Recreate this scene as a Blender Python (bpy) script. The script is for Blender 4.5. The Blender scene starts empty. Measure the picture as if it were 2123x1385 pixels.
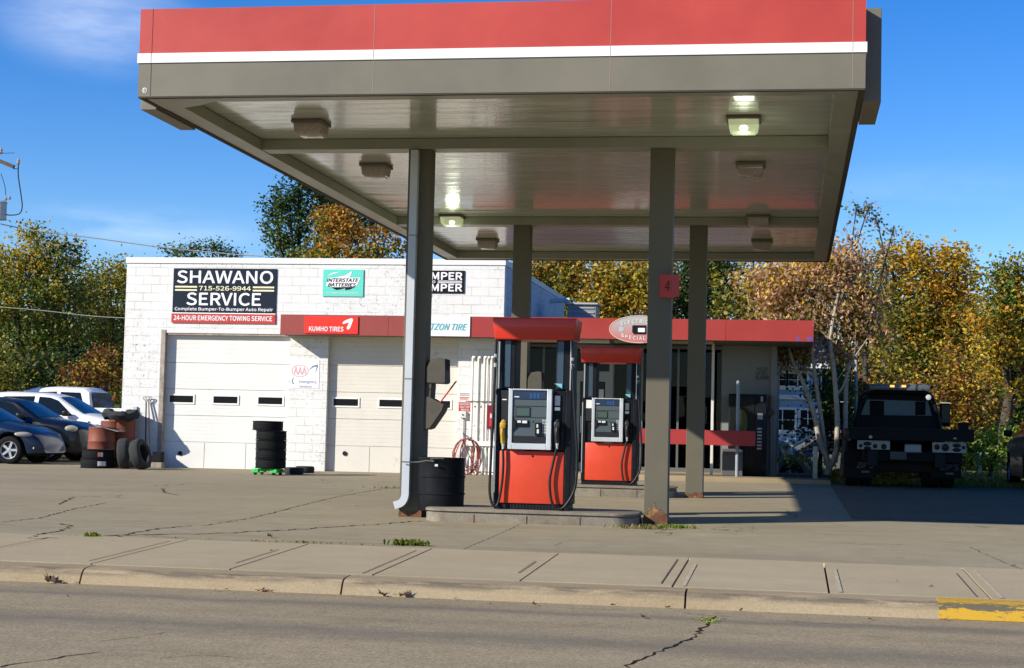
import bpy, bmesh, math, random
import numpy as np
from mathutils import Vector, Matrix
random.seed(7); rng = np.random.default_rng(11)
SC = bpy.context.scene; COL = SC.collection
PI = math.pi; R = math.radians
# ------------------------------------------------------------ camera
FPX, CXP, CYP, WP = 3428., 1061.5, 692.5, 2123.
CAMZ = 1.6
_Y = Vector((1642.1-CXP, -(917.-CYP), -FPX)).normalized()
_Z = Vector((1, -.0238, 0)).cross(_Y).normalized()
if _Z.y < 0: _Z = -_Z
_X = _Y.cross(_Z)
ROT = Matrix((_X, _Y, _Z))                       # camera space -> world
cam = bpy.data.objects.new('camera', bpy.data.cameras.new('camera'))
COL.objects.link(cam); SC.camera = cam
cam.matrix_world = Matrix.Translation((0, 0, CAMZ)) @ ROT.to_4x4()
cam.data.lens = 36*FPX/WP; cam.data.sensor_width = 36; cam.data.clip_end = 3000; cam.data.clip_start = .1
def at(px, py, Y=None, z=None, x=None):
    """world point seen at a spot of the photograph, at depth Y (or height z, or x)"""
    r = ROT @ Vector((px-CXP, -(py-CYP), -FPX))
    t = Y/r.y if Y is not None else (z-CAMZ)/r.z if z is not None else x/r.x
    return Vector((r.x*t, r.y*t, r.z*t+CAMZ))
# ------------------------------------------------------------ light
SUN = Vector((1.57, 1.18, -1.0)).normalized()    # direction the light travels
sl = bpy.data.lights.new('sun', 'SUN'); sl.energy = 5.0; sl.angle = R(.53); sl.color = (1, .94, .84)
so = bpy.data.objects.new('sun', sl); COL.objects.link(so)
so.rotation_euler = SUN.to_track_quat('-Z', 'Y').to_euler()
w = bpy.data.worlds.new('World'); SC.world = w; w.use_nodes = True
nt = w.node_tree; nt.nodes.clear()
sky = nt.nodes.new('ShaderNodeTexSky'); sky.sky_type = 'NISHITA'; sky.sun_disc = False
sky.sun_elevation = math.asin(-SUN.z); sky.sun_rotation = math.atan2(-SUN.x, -SUN.y)
sky.air_density = .9; sky.dust_density = .05; sky.ozone_density = 3.0; sky.altitude = 200
hs = nt.nodes.new('ShaderNodeHueSaturation'); hs.inputs['Saturation'].default_value = 1.40; hs.inputs['Value'].default_value = 1.0
hs.inputs['Hue'].default_value = .515
bgn = nt.nodes.new('ShaderNodeBackground'); bgn.inputs[1].default_value = .118
out = nt.nodes.new('ShaderNodeOutputWorld')
nt.links.new(sky.outputs[0], hs.inputs['Color'])
# thin cirrus: noise over the direction vector, only high up on the left
tc = nt.nodes.new('ShaderNodeTexCoord')
mp = nt.nodes.new('ShaderNodeMapping'); mp.inputs['Scale'].default_value = (2.2, 1, 9); mp.inputs['Rotation'].default_value = (0, .12, 0)
no = nt.nodes.new('ShaderNodeTexNoise'); no.inputs['Scale'].default_value = 3.2; no.inputs['Detail'].default_value = 7; no.inputs['Roughness'].default_value = .55
rp = nt.nodes.new('ShaderNodeValToRGB'); rp.color_ramp.elements[0].position = .44; rp.color_ramp.elements[1].position = .74
nt.links.new(tc.outputs['Generated'], mp.inputs[0]); nt.links.new(mp.outputs[0], no.inputs[0]); nt.links.new(no.outputs[0], rp.inputs[0])
def cloud_at(px, py, r0, r1, sq=3.2):
    d = at(px, py, Y=1)-Vector((0, 0, CAMZ)); d.normalize()
    vs = nt.nodes.new('ShaderNodeVectorMath'); vs.operation = 'SUBTRACT'; vs.inputs[1].default_value = d
    vm = nt.nodes.new('ShaderNodeVectorMath'); vm.operation = 'MULTIPLY'; vm.inputs[1].default_value = (1, 1, sq)
    ln = nt.nodes.new('ShaderNodeVectorMath'); ln.operation = 'LENGTH'
    mr = nt.nodes.new('ShaderNodeMapRange'); mr.inputs['From Min'].default_value = r1; mr.inputs['From Max'].default_value = r0; mr.interpolation_type = 'SMOOTHSTEP'
    nt.links.new(tc.outputs['Generated'], vs.inputs[0]); nt.links.new(vs.outputs[0], vm.inputs[0]); nt.links.new(vm.outputs[0], ln.inputs[0]); nt.links.new(ln.outputs['Value'], mr.inputs['Value'])
    return mr.outputs[0]
def wmath(op, a, b):
    n = nt.nodes.new('ShaderNodeMath'); n.operation = op; n.use_clamp = (op == 'ADD')
    for i, v in enumerate((a, b)):
        if isinstance(v, (int, float)): n.inputs[i].default_value = v
        else: nt.links.new(v, n.inputs[i])
    return n.outputs[0]
m1 = wmath('MULTIPLY', cloud_at(205, 45, .005, .075, 2.0), wmath('ADD', wmath('MULTIPLY', rp.outputs[0], .42), .16))
m2 = wmath('MULTIPLY', cloud_at(240, 470, .0, .11, 6.0), wmath('MULTIPLY', rp.outputs[0], .35))
m3 = wmath('MULTIPLY', cloud_at(1950, 400, .0, .13, 5.0), wmath('MULTIPLY', rp.outputs[0], .30))
cl = wmath('ADD', wmath('ADD', m1, m2), wmath('MULTIPLY', m3, .35))
mx = nt.nodes.new('ShaderNodeMixRGB'); mx.inputs[2].default_value = (8.5, 8.9, 9.6, 1)
nt.links.new(cl, mx.inputs[0]); nt.links.new(hs.outputs[0], mx.inputs[1]); nt.links.new(mx.outputs[0], bgn.inputs[0]); nt.links.new(bgn.outputs[0], out.inputs[0])
SC.view_settings.view_transform = 'Standard'; SC.view_settings.look = 'None'; SC.view_settings.gamma = 1
SC.view_settings.exposure = 0.52; SC.view_settings.use_curve_mapping = False
SC.render.engine = 'CYCLES'; SC.cycles.max_bounces = 5; SC.cycles.transparent_max_bounces = 8
# ------------------------------------------------------------ materials
def lnk(nt, a, b): nt.links.new(a, b)
MATS = {}
def mat(name, col, rough=.6, metal=0., nz=None, bump=None, spec=None, coat=0., emit=None, trans=0., dirt=None, alpha=None):
    """nz=(scale, amount) mottles the colour; bump=(scale, strength, distance); dirt=(colour, scale, threshold)"""
    if name in MATS: return MATS[name]
    m = bpy.data.materials.new(name); m.use_nodes = True; t = m.node_tree; b = t.nodes['Principled BSDF']
    col = tuple(col)+(1,) if len(col) == 3 else col
    if spec is None: spec = .12 if max(col[:3]) < .03 and not coat else .3
    b.inputs['Base Color'].default_value = col; b.inputs['Roughness'].default_value = rough; b.inputs['Metallic'].default_value = metal
    b.inputs['Specular IOR Level'].default_value = spec; b.inputs['Coat Weight'].default_value = coat; b.inputs['Coat Roughness'].default_value = .04
    if trans: b.inputs['Transmission Weight'].default_value = trans
    if emit: b.inputs['Emission Color'].default_value = tuple(emit[0])+(1,); b.inputs['Emission Strength'].default_value = emit[1]
    if nz or bump or dirt:
        tcn = t.nodes.new('ShaderNodeTexCoord')
    cur = None
    if nz:
        n = t.nodes.new('ShaderNodeTexNoise'); n.inputs['Scale'].default_value = nz[0]; n.inputs['Detail'].default_value = 6; n.inputs['Roughness'].default_value = .65
        lnk(t, tcn.outputs['Object'], n.inputs['Vector'])
        mr = t.nodes.new('ShaderNodeMapRange'); mr.inputs['From Min'].default_value = .3; mr.inputs['From Max'].default_value = .7
        mr.inputs['To Min'].default_value = 1-nz[1]; mr.inputs['To Max'].default_value = 1+nz[1]
        lnk(t, n.outputs[0], mr.inputs[0])
        v = t.nodes.new('ShaderNodeMixRGB'); v.blend_type = 'MULTIPLY'; v.inputs[0].default_value = 1; v.inputs[1].default_value = col
        lnk(t, mr.outputs[0], v.inputs[2]); cur = v.outputs[0]
        rr = t.nodes.new('ShaderNodeMapRange'); rr.inputs['From Min'].default_value = .3; rr.inputs['From Max'].default_value = .7
        rr.inputs['To Min'].default_value = max(rough-.08, .02); rr.inputs['To Max'].default_value = min(rough+.08, 1); lnk(t, n.outputs[0], rr.inputs[0]); lnk(t, rr.outputs[0], b.inputs['Roughness'])
    if dirt:
        n = t.nodes.new('ShaderNodeTexNoise'); n.inputs['Scale'].default_value = dirt[1]; n.inputs['Detail'].default_value = 8; n.inputs['Roughness'].default_value = .7
        lnk(t, tcn.outputs['Object'], n.inputs['Vector'])
        mr = t.nodes.new('ShaderNodeMapRange'); mr.inputs['From Min'].default_value = dirt[2]; mr.inputs['From Max'].default_value = dirt[2]+.12; lnk(t, n.outputs[0], mr.inputs[0])
        v = t.nodes.new('ShaderNodeMixRGB'); v.inputs[2].default_value = tuple(dirt[0])+(1,)
        if cur is None: v.inputs[1].default_value = col
        else: lnk(t, cur, v.inputs[1])
        lnk(t, mr.outputs[0], v.inputs[0]); cur = v.outputs[0]
    if cur is not None: lnk(t, cur, b.inputs['Base Color'])
    if bump:
        n = t.nodes.new('ShaderNodeTexNoise'); n.inputs['Scale'].default_value = bump[0]; n.inputs['Detail'].default_value = 5
        lnk(t, tcn.outputs['Object'], n.inputs['Vector'])
        bm = t.nodes.new('ShaderNodeBump'); bm.inputs['Strength'].default_value = bump[1]; bm.inputs['Distance'].default_value = bump[2] if len(bump) > 2 else .01
        lnk(t, n.outputs[0], bm.inputs['Height']); lnk(t, bm.outputs[0], b.inputs['Normal'])
    MATS[name] = m; return m
class G:
    """tiny node helper"""
    def __init__(s, name):
        s.m = bpy.data.materials.new(name); s.m.use_nodes = True; s.t = s.m.node_tree; s.b = s.t.nodes['Principled BSDF']
        s.co = s.t.nodes.new('ShaderNodeTexCoord').outputs['Object']
    def put(s, v, sock):
        if hasattr(v, 'node'): s.t.links.new(v, sock)
        elif isinstance(v, tuple) and len(v) == 3 and sock.type == 'RGBA': sock.default_value = v+(1,)
        else: sock.default_value = v
    def n(s, typ, outp=0, props=None, **ins):
        nd = s.t.nodes.new(typ)
        for k, v in (props or {}).items(): setattr(nd, k, v)
        for k, v in ins.items():
            key = int(k[1:]) if k[0] == 'i' and k[1:].isdigit() else k.replace('_', ' ')
            s.put(v, nd.inputs[key])
        return nd.outputs[outp]
    def map(s, sc=(1, 1, 1), loc=(0, 0, 0), rot=(0, 0, 0), v=None): return s.n('ShaderNodeMapping', i0=v or s.co, Scale=sc, Location=loc, Rotation=rot)
    def noise(s, scale, detail=5, rough=.6, v=None): return s.n('ShaderNodeTexNoise', Vector=v or s.co, Scale=scale, Detail=detail, Roughness=rough)
    def rng(s, v, a, b, c=0., d=1.): return s.n('ShaderNodeMapRange', i0=v, i1=a, i2=b, i3=c, i4=d)
    def mix(s, f, a, b, mode='MIX'): return s.n('ShaderNodeMixRGB', props={'blend_type': mode}, i0=f, i1=a, i2=b)
    def math(s, op, a, b=0.): return s.n('ShaderNodeMath', props={'operation': op}, i0=a, i1=b)
    def bump(s, h, strength=.5, dist=.01): s.put(s.n('ShaderNodeBump', Height=h, Strength=strength, Distance=dist), s.b.inputs['Normal'])
# pavement of the lot: worn concrete, patchy, with stains drawn out by tyres
def concrete(name, base, dark, light, tracks=0., joints=None, spec_amt=.5, crack=.0, grain=95):
    g = G(name)
    big = g.noise(.35, 4, .6); mid = g.noise(3.5, 6, .65); fine = g.noise(grain, 3, .7)
    st = g.noise(.9, 5, .6, g.map((.35, 2.2, 1)))
    c = g.mix(g.rng(big, .35, .68), base, light)
    c = g.mix(g.rng(st, .50, .74, 0, .5), c, dark)
    c = g.mix(g.rng(mid, .3, .75, 0, .45), c, dark)
    c = g.mix(spec_amt, c, g.mix(1., c, g.rng(fine, .3, .7, .55, 1.42), 'MULTIPLY'))
    oil = g.noise(1.15, 6, .72); c = g.mix(g.rng(oil, .60, .72, 0, .65), c, dark)
    c = g.mix(g.rng(g.noise(.22, 2, .5), .42, .44, 0, .10), c, dark)
    spk = g.n('ShaderNodeTexVoronoi', Vector=g.co, Scale=60.)
    c = g.mix(g.rng(spk, .06, .0, 0, .35), c, dark)
    if crack:
        wv = g.mix(.55, g.co, g.n('ShaderNodeTexNoise', 1, Vector=g.co, Scale=.8, Detail=6.), 'ADD')
        vd = g.n('ShaderNodeTexVoronoi', props={'feature': 'DISTANCE_TO_EDGE'}, Vector=g.map((.18, .26, 1), v=wv), Scale=1.)
        k = g.math('MULTIPLY', g.rng(vd, .0035, .0008), g.rng(g.noise(.5, 2, .5), .47, .56))
        c = g.mix(g.math('MULTIPLY', k, crack), c, (.045, .042, .03))
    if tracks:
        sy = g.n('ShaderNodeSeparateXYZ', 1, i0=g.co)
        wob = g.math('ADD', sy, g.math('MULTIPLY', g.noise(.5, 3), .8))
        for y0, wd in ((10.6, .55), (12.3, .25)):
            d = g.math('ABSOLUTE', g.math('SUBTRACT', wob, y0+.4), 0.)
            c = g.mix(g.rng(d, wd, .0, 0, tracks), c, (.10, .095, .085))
    g.put(c, g.b.inputs['Base Color']); g.b.inputs['Roughness'].default_value = .95; g.b.inputs['Specular IOR Level'].default_value = .08
    g.bump(g.math('ADD', fine, g.math('MULTIPLY', mid, 1.5)), .35, .006)
    return g.m
M_LOT = concrete('lot_concrete', (.305, .256, .163), (.19, .160, .105), (.352, .298, .193), crack=.7)
M_WALK = concrete('sidewalk_concrete', (.375, .305, .19), (.30, .245, .155), (.415, .34, .22), spec_amt=.3)
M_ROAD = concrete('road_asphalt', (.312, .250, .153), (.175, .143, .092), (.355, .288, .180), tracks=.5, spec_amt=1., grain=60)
g = G('kerb_concrete'); zz_ = g.n('ShaderNodeSeparateXYZ', 2, i0=g.co); kn = g.noise(2.2, 6, .7, g.map((1, 6, 6))); kf = g.noise(55, 3, .7); kb = g.noise(.6, 4, .6)
c = g.mix(g.rng(kb, .35, .68), (.29, .225, .135), (.34, .27, .17))
band = g.math('MULTIPLY', g.rng(zz_, .345, .385), g.rng(zz_, .425, .405))
c = g.mix(g.math('MULTIPLY', band, g.rng(kn, .38, .58, 0, .95)), c, (.13, .108, .078)); c = g.mix(g.rng(g.noise(7, 6, .75), .60, .70, 0, .4), c, (.24, .135, .07))
c = g.mix(.5, c, g.mix(1., c, g.rng(kf, .3, .7, .7, 1.25), 'MULTIPLY')); g.put(c, g.b.inputs['Base Color']); g.b.inputs['Roughness'].default_value = .95; g.b.inputs['Specular IOR Level'].default_value = .08
g.bump(kf, .3, .005); M_KERB = g.m
M_DRIVE = concrete('driveway_asphalt', (.20, .140, .082), (.12, .085, .05), (.24, .17, .10), spec_amt=.8)
# painted concrete block
def blocks(name, paint, line, bare, peel=.63, amt=1.):
    g = G(name)
    v = g.n('ShaderNodeCombineXYZ', i0=g.math('ADD', g.n('ShaderNodeSeparateXYZ', 0, i0=g.co), g.n('ShaderNodeSeparateXYZ', 1, i0=g.co)), i1=g.n('ShaderNodeSeparateXYZ', 2, i0=g.co), i2=0.)
    nd = g.t.nodes.new('ShaderNodeTexBrick'); g.t.links.new(v, nd.inputs['Vector'])
    for k, q in (('Scale', 1.), ('Mortar Size', .006), ('Mortar Smooth', .3), ('Brick Width', .406), ('Row Height', .2032), ('Bias', 0.)): nd.inputs[k].default_value = q
    nd.inputs['Color1'].default_value = (1, 1, 1, 1); nd.inputs['Color2'].default_value = (.94, .94, .94, 1); nd.inputs['Mortar'].default_value = (0, 0, 0, 1)
    fac = nd.outputs['Fac']; a = g.noise(1.7, 6, .7); b = g.noise(14, 6, .75); c2 = g.noise(.55, 3, .5)
    col = g.mix(g.rng(a, .3, .7, 0, .22), paint, (.62, .56, .44))
    col = g.mix(g.math('MULTIPLY', fac, g.math('MULTIPLY', g.rng(a, .42, .62, .12, amt), g.rng(g.noise(3.3, 4, .6), .35, .6, .25, 1.))), col, line)
    pl = g.math('MULTIPLY', g.rng(b, peel-.03, peel+.0), g.rng(c2, .46, .56, .0, .9))
    smud = g.math('MULTIPLY', g.rng(g.noise(3.5, 8, .85, g.map((1, 1, 2.2))), .50, .64, 0, .62), g.rng(c2, .47, .6)); col = g.mix(smud, col, (.45, .42, .37))
    col = g.mix(pl, col, bare)
    g.put(col, g.b.inputs['Base Color']); g.b.inputs['Roughness'].default_value = .8; g.b.inputs['Specular IOR Level'].default_value = .2
    g.bump(g.math('SUBTRACT', g.math('MULTIPLY', b, .5), g.math('ADD', g.math('MULTIPLY', fac, 1.2), g.math('MULTIPLY', pl, .5))), .5, .008)
    return g.m
M_BLOCK = blocks('white_painted_block', (.70, .70, .68), (.36, .34, .30), (.17, .16, .15), .618)
M_BLOCKS = blocks('shade_tinted_block', (.50, .56, .62), (.2, .2, .2), (.12, .12, .12), .58, .8)  # the side wall's shade is put into its block paint, darker and bluer
FONT = None
try:
    import os
    FONT = bpy.data.fonts.load(os.path.join(bpy.utils.system_resource('DATAFILES'), 'fonts', 'Noto Sans CJK Regular.woff2'))
except Exception: FONT = None
def text_mesh(s, bold=0., shear=0., space=1.):
    cu = bpy.data.curves.new('t', 'FONT'); cu.body = s; cu.offset = 0;
    if FONT: cu.font = FONT
    cu.shear = shear; cu.space_character = space; cu.resolution_u = 4
    ob = bpy.data.objects.new('t', cu); COL.objects.link(ob); bpy.context.view_layer.update()
    me = bpy.data.meshes.new_from_object(ob.evaluated_get(bpy.context.evaluated_depsgraph_get()))
    bpy.data.objects.remove(ob); bpy.data.curves.remove(cu)
    return me
# ------------------------------------------------------------ builders
def shade(me, ang=32):
    me.polygons.foreach_set('use_smooth', [True]*len(me.polygons)); me.set_sharp_from_angle(angle=R(ang))
ORG = {}
def tagit(o, label=None, cat=None, group=None, kind=None):
    for k, v in (('label', label), ('category', cat), ('group', group), ('kind', kind)):
        if v: o[k] = v
    return o
def thing(name, label, cat, loc=(0, 0, 0), rz=0., group=None, world=False):
    o = bpy.data.objects.new(name, None); COL.objects.link(o); o.location = loc; o.rotation_euler = (0, 0, rz); o.empty_display_size = .1
    tagit(o, label, cat, group)
    ORG[o.name] = Vector(loc) if world else Vector((0, 0, 0))
    return o
def link(me, name, m, parent=None, label=None, sm=None):
    o = bpy.data.objects.new(name, me); COL.objects.link(o)
    if m is not None and not me.materials: me.materials.append(m)
    if parent is not None:
        org = ORG.get(parent.name, Vector((0, 0, 0)))
        if org.length > 0: me.transform(Matrix.Translation(-org))
        o.parent = parent; ORG[o.name] = org
    if label: o['label'] = label
    return o
class MB:
    def __init__(s): s.bm = bmesh.new(); s.mats = []; s.cur = 0
    def mat(s, m):
        if m not in s.mats: s.mats.append(m)
        s.cur = s.mats.index(m); return s
    def _new(s, fs):
        for f in fs: f.material_index = s.cur
    def box(s, x0, x1, y0, y1, z0, z1, bev=0., mtx=None, taper=None):
        vs = [s.bm.verts.new((x, y, z)) for x in (x0, x1) for y in (y0, y1) for z in (z0, z1)]
        if taper:   # (sx, sy) scale of the top about the centre
            cx, cy = (x0+x1)/2, (y0+y1)/2
            for v in vs:
                if v.co.z == z1: v.co.x = cx+(v.co.x-cx)*taper[0]; v.co.y = cy+(v.co.y-cy)*taper[1]
        q = [(0, 1, 3, 2), (4, 6, 7, 5), (0, 4, 5, 1), (2, 3, 7, 6), (0, 2, 6, 4), (1, 5, 7, 3)]
        fs = [s.bm.faces.new([vs[i] for i in f]) for f in q]
        s._new(fs)
        if bev > 0:
            ed = list({e for f in fs for e in f.edges})
            r = bmesh.ops.bevel(s.bm, geom=ed, offset=bev, segments=2, profile=.5, affect='EDGES')
            s._new(r['faces']); vs = list({v for f in r['faces'] for v in f.verts} | {v for v in vs if v.is_valid})
        if mtx is not None:
            bmesh.ops.transform(s.bm, matrix=mtx, verts=[v for v in vs if v.is_valid])
        return s
    def poly(s, pts, flip=False):
        f = s.bm.faces.new([s.bm.verts.new(p) for p in (reversed(pts) if flip else pts)]); s._new([f]); return s
    def prism(s, pts, d, bev=0.):
        """extrude a planar polygon (3-D points) along vector d"""
        a = [s.bm.verts.new(p) for p in pts]; d = Vector(d); b = [s.bm.verts.new(Vector(p)+d) for p in pts]; n = len(pts)
        fs = [s.bm.faces.new(a[::-1]), s.bm.faces.new(b)]+[s.bm.faces.new((a[i], a[(i+1) % n], b[(i+1) % n], b[i])) for i in range(n)]
        s._new(fs); bmesh.ops.recalc_face_normals(s.bm, faces=fs)
        if bev:
            r = bmesh.ops.bevel(s.bm, geom=list({e for f in fs for e in f.edges}), offset=bev, segments=2, affect='EDGES'); s._new(r['faces'])
        return s
    def tube(s, pts, r, seg=8, cap=True, r1=None):
        pts = [Vector(p) for p in pts]; n = len(pts); rings = []; up = None
        for i, p in enumerate(pts):
            d = (pts[min(i+1, n-1)]-pts[max(i-1, 0)]).normalized()
            if up is None: up = d.orthogonal().normalized()
            up = (up-d*up.dot(d))
            up = up.normalized() if up.length > 1e-6 else d.orthogonal().normalized()
            sd = d.cross(up); rr = (r[i] if isinstance(r, (list, tuple)) else r)
            rings.append([s.bm.verts.new(p+(up*math.cos(2*PI*k/seg)+sd*math.sin(2*PI*k/seg))*rr) for k in range(seg)])
        fs = []
        for a, b in zip(rings, rings[1:]):
            for k in range(seg): fs.append(s.bm.faces.new((a[k], a[(k+1) % seg], b[(k+1) % seg], b[k])))
        if cap: fs += [s.bm.faces.new(rings[0][::-1]), s.bm.faces.new(rings[-1])]
        s._new(fs); return s
    def lathe(s, prof, seg=32, mtx=None, close=False):
        """prof: (r, h) pairs about z"""
        rings = []; vs = []
        for r, h in prof:
            if r < 1e-6: v = [s.bm.verts.new((0, 0, h))]
            else: v = [s.bm.verts.new((r*math.cos(2*PI*k/seg), r*math.sin(2*PI*k/seg), h)) for k in range(seg)]
            rings.append(v); vs += v
        fs = []; pr = list(zip(rings, rings[1:]))
        if close: pr.append((rings[-1], rings[0]))
        for a, b in pr:
            for k in range(seg):
                q = [a[k % len(a)], a[(k+1) % len(a)], b[(k+1) % len(b)], b[k % len(b)]]
                q = list(dict.fromkeys(q))
                if len(q) > 2: fs.append(s.bm.faces.new(q))
        s._new(fs)
        if mtx is not None: bmesh.ops.transform(s.bm, matrix=mtx, verts=vs)
        return s
    def mesh(s, name, sm=0):
        me = bpy.data.meshes.new(name)
        if sm >= 0: bmesh.ops.recalc_face_normals(s.bm, faces=s.bm.faces)
        s.bm.to_mesh(me); s.bm.free()
        for m in s.mats: me.materials.append(m)
        if sm > 0: shade(me, sm)
        return me
    def build(s, name, m=None, parent=None, label=None, sm=0): return link(s.mesh(name, sm), name, m, parent, label)
def catmull(P, n=8):
    P = [Vector(p) for p in P]; P = [P[0]*2-P[1]]+P+[P[-1]*2-P[-2]]; o = []
    for i in range(1, len(P)-2):
        a, b, c, d = P[i-1:i+3]
        for k in range(n):
            t = k/n; o.append(.5*((2*b)+(c-a)*t+(2*a-5*b+4*c-d)*t*t+(3*b-a-3*c+d)*t**3))
    return o+[P[-2]]
def letters(s, x0, x1, z0, z1, y, m, parent, bold=0., shear=0., space=1., name='lettering', arc=None):
    """text fitted to a box on a plane that faces -y"""
    me = text_mesh(s, bold, shear, space); n = len(me.vertices); co = np.empty(n*3); me.vertices.foreach_get('co', co); co = co.reshape(-1, 3)
    lo, hi = co.min(0), co.max(0); u = (co[:, 0]-lo[0])/(hi[0]-lo[0]); v = (co[:, 1]-lo[1])/(hi[1]-lo[1])
    o = np.zeros_like(co); o[:, 0] = x0+u*(x1-x0); o[:, 2] = z0+v*(z1-z0); o[:, 1] = y
    if arc: o[:, 2] -= arc*(2*u-1)**2; 
    if bold:
        pv = [tuple(p.vertices) for p in me.polygons]; b = bold*.75*(z1-z0)/.73; b = min(b, abs(x1-x0)*.02); V = []; F = []
        for i, (ox, oz) in enumerate(((0, 0), (b, 0), (-b, 0), (0, b), (0, -b), (b*.7, b*.7), (-b*.7, -b*.7), (b*.7, -b*.7), (-b*.7, b*.7))):
            V.append(o+np.array([ox, -.00035*i, oz])); F += [tuple(q+i*n for q in p) for p in pv]
        me = bpy.data.meshes.new(name); me.from_pydata(np.concatenate(V).tolist(), [], F)
    else: me.vertices.foreach_set('co', o.ravel()); me.materials.clear(); me.name = name
    return link(me, name, m, parent)
def board(mb, p0, p1, y, t=.02, bev=.003): return mb.box(p0.x, p1.x, y-t, y, min(p0.z, p1.z), max(p0.z, p1.z), bev)
def structure(me, name, m):
    o = link(me, name, m); o['kind'] = 'structure'; return o
def copy_thing(root, loc=None, rz=None, label=None, rot=None):
    r = root.copy(); COL.objects.link(r); ORG[r.name] = Vector((0, 0, 0))
    if loc is not None: r.location = loc
    if rz is not None: r.rotation_euler = (0, 0, rz)
    if rot is not None: r.rotation_euler = rot
    if label: r['label'] = label
    for ch in [c for c in bpy.data.objects if c.parent == root]:
        c = ch.copy(); COL.objects.link(c); c.parent = r
        for g in [q for q in bpy.data.objects if q.parent == ch]:
            d = g.copy(); COL.objects.link(d); d.parent = c
    return r
# ------------------------------------------------------------ ground
RZ = .29
def sstep(a, b, x): t = min(max((x-a)/(b-a), 0), 1); return t*t*(3-2*t)
def gz(x, y):
    if y < 13.0: return RZ
    if y < 13.34: return .423
    if y < 15.62: return .423+(y-13.34)/2.28*.074
    return .497+.0095*(min(y, 44)-15.62)+.004*(min(max(x, -16), 6)+5)*sstep(15.62, 20, y)-.55*sstep(46, 51, y)
def sheet(name, m, x0, x1, y0, y1, nx, ny, dz=0., f=gz, noise=0.):
    b = bmesh.new(); g = []
    for j in range(ny+1):
        y = y0+(y1-y0)*j/ny
        g.append([b.verts.new((x0+(x1-x0)*i/nx, y, f(x0+(x1-x0)*i/nx, y)+dz)) for i in range(nx+1)])
    for j in range(ny):
        for i in range(nx): b.faces.new((g[j][i], g[j][i+1], g[j+1][i+1], g[j+1][i]))
    me = bpy.data.meshes.new(name); b.to_mesh(me); b.free(); shade(me)
    return structure(me, name, m)
M_GRASSG = mat('grass_soil', (.10, .11, .035), .95, nz=(1.5, .35), dirt=((.22, .11, .035), 6, .52))
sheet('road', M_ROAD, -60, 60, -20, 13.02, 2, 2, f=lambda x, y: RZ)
mb = MB().mat(M_KERB)
# kerb: battered face, rounded nose, built in lengths with open joints
kj = [at(q, 1240, z=.29).x for q in (-1300, -600, 17, 685, 1434)]; kj += [kj[-1]+3.2*i for i in range(1, 10)]
def kerb_len(mb, xa, xb):
    pr = [(13.0, RZ-.2), (13.0, RZ), (13.045, RZ+.085), (13.075, RZ+.112), (13.12, RZ+.125), (13.2, RZ+.13), (13.335, RZ+.133), (13.335, RZ-.2)]
    mb.prism([(xa, a, b) for a, b in pr], (xb-xa, 0, 0))
xs = [-60]+kj+[60]
for a, b in zip(xs, xs[1:]): kerb_len(mb, a+.008, b-.008)
structure(mb.mesh('kerb', 25), 'kerb', None)
g = G('yellow_kerb_paint'); pn = g.noise(9, 7, .75, g.map((1, 6, 1.6)))
zy = g.n('ShaderNodeSeparateXYZ', 2, i0=g.co); yb = g.math('MULTIPLY', g.rng(zy, .355, .375), g.rng(zy, .418, .402)); g.put(g.mix(g.rng(g.math('ADD', pn, g.math('MULTIPLY', yb, .16)), .56, .61), (.47, .27, .012), (.10, .085, .05)), g.b.inputs['Base Color']); g.b.inputs['Roughness'].default_value = .7
mb = MB().mat(g.m); xa = at(1945, 1270, z=.33).x
for q, w2 in ((0, 0),):
    pr = [(12.994, RZ+.004), (12.998, RZ), (13.041, RZ+.089), (13.072, RZ+.117), (13.12, RZ+.130), (13.2, RZ+.135), (13.3, RZ+.137), (13.3, RZ+.1), (13.12, RZ+.05)]
    mb.prism([(xa, a, b) for a, b in pr], (5, 0, 0))
structure(mb.mesh('kerb_paint', 25), 'kerb_paint', None)
# sidewalk slabs with open joints
jx = [at(p, q, z=.423).x for p, q in ((475, 1182), (770, 1193), (1080, 1207), (1392, 1218), (1712, 1230), (2055, 1243))]
st = (jx[-1]-jx[0])/5
xj = [jx[0]+st*i for i in range(-22, 30)]
mb = MB()
mb.mat(M_WALK)
for i, (a, b) in enumerate(zip(xj, xj[1:])):
    a2, b2 = a+.009, b-.009; dz = random.uniform(-.004, .004)
    dz = abs(dz)+.003; z0, z1 = gz(0, 13.36)+dz, gz(0, 15.6)+dz
    mb.prism([(a2, 13.345, z0-.1), (a2, 13.345, z0), (a2, 15.635, z1), (a2, 15.635, z1-.1)], (b2-a2, 0, 0), 0)
structure(mb.mesh('sidewalk'), 'sidewalk', None)
M_GAP = mat('joint_dirt', (.035, .03, .02), 1., spec=0.)
mb = MB().mat(mat('tooled_groove', (.10, .085, .058), 1., spec=0.))
for k, a in enumerate(xj):
    for off in ((-.1, .1) if 2 else ()):
        if (k+off) and random.random() < .85:
            y0 = 13.36+random.uniform(0, .5); y1 = 15.58-random.uniform(0, .8)
            if off > 0: continue
            mb.poly([(a+off-.005, y0, gz(0, y0)+.0105), (a+off+.005, y0, gz(0, y0)+.0105), (a+off+.005, y1, gz(0, y1)+.0105), (a+off-.005, y1, gz(0, y1)+.0105)])
mb.mat(mat('smooth_mortar', (.40, .335, .235), .9, spec=.05, nz=(12, .2)))
for k, a in enumerate(xj):
    if a > jx[2]: y0 = 13.37; y1 = 15.5-random.uniform(0, .5); mb.poly([(a+.07, y0, gz(0, y0)+.0105), (a+.105, y0, gz(0, y0)+.0105), (a+.10, y1, gz(0, y1)+.0105), (a+.075, y1, gz(0, y1)+.0105)])
structure(mb.mesh('sidewalk_groove'), 'sidewalk_groove', None)
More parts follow.
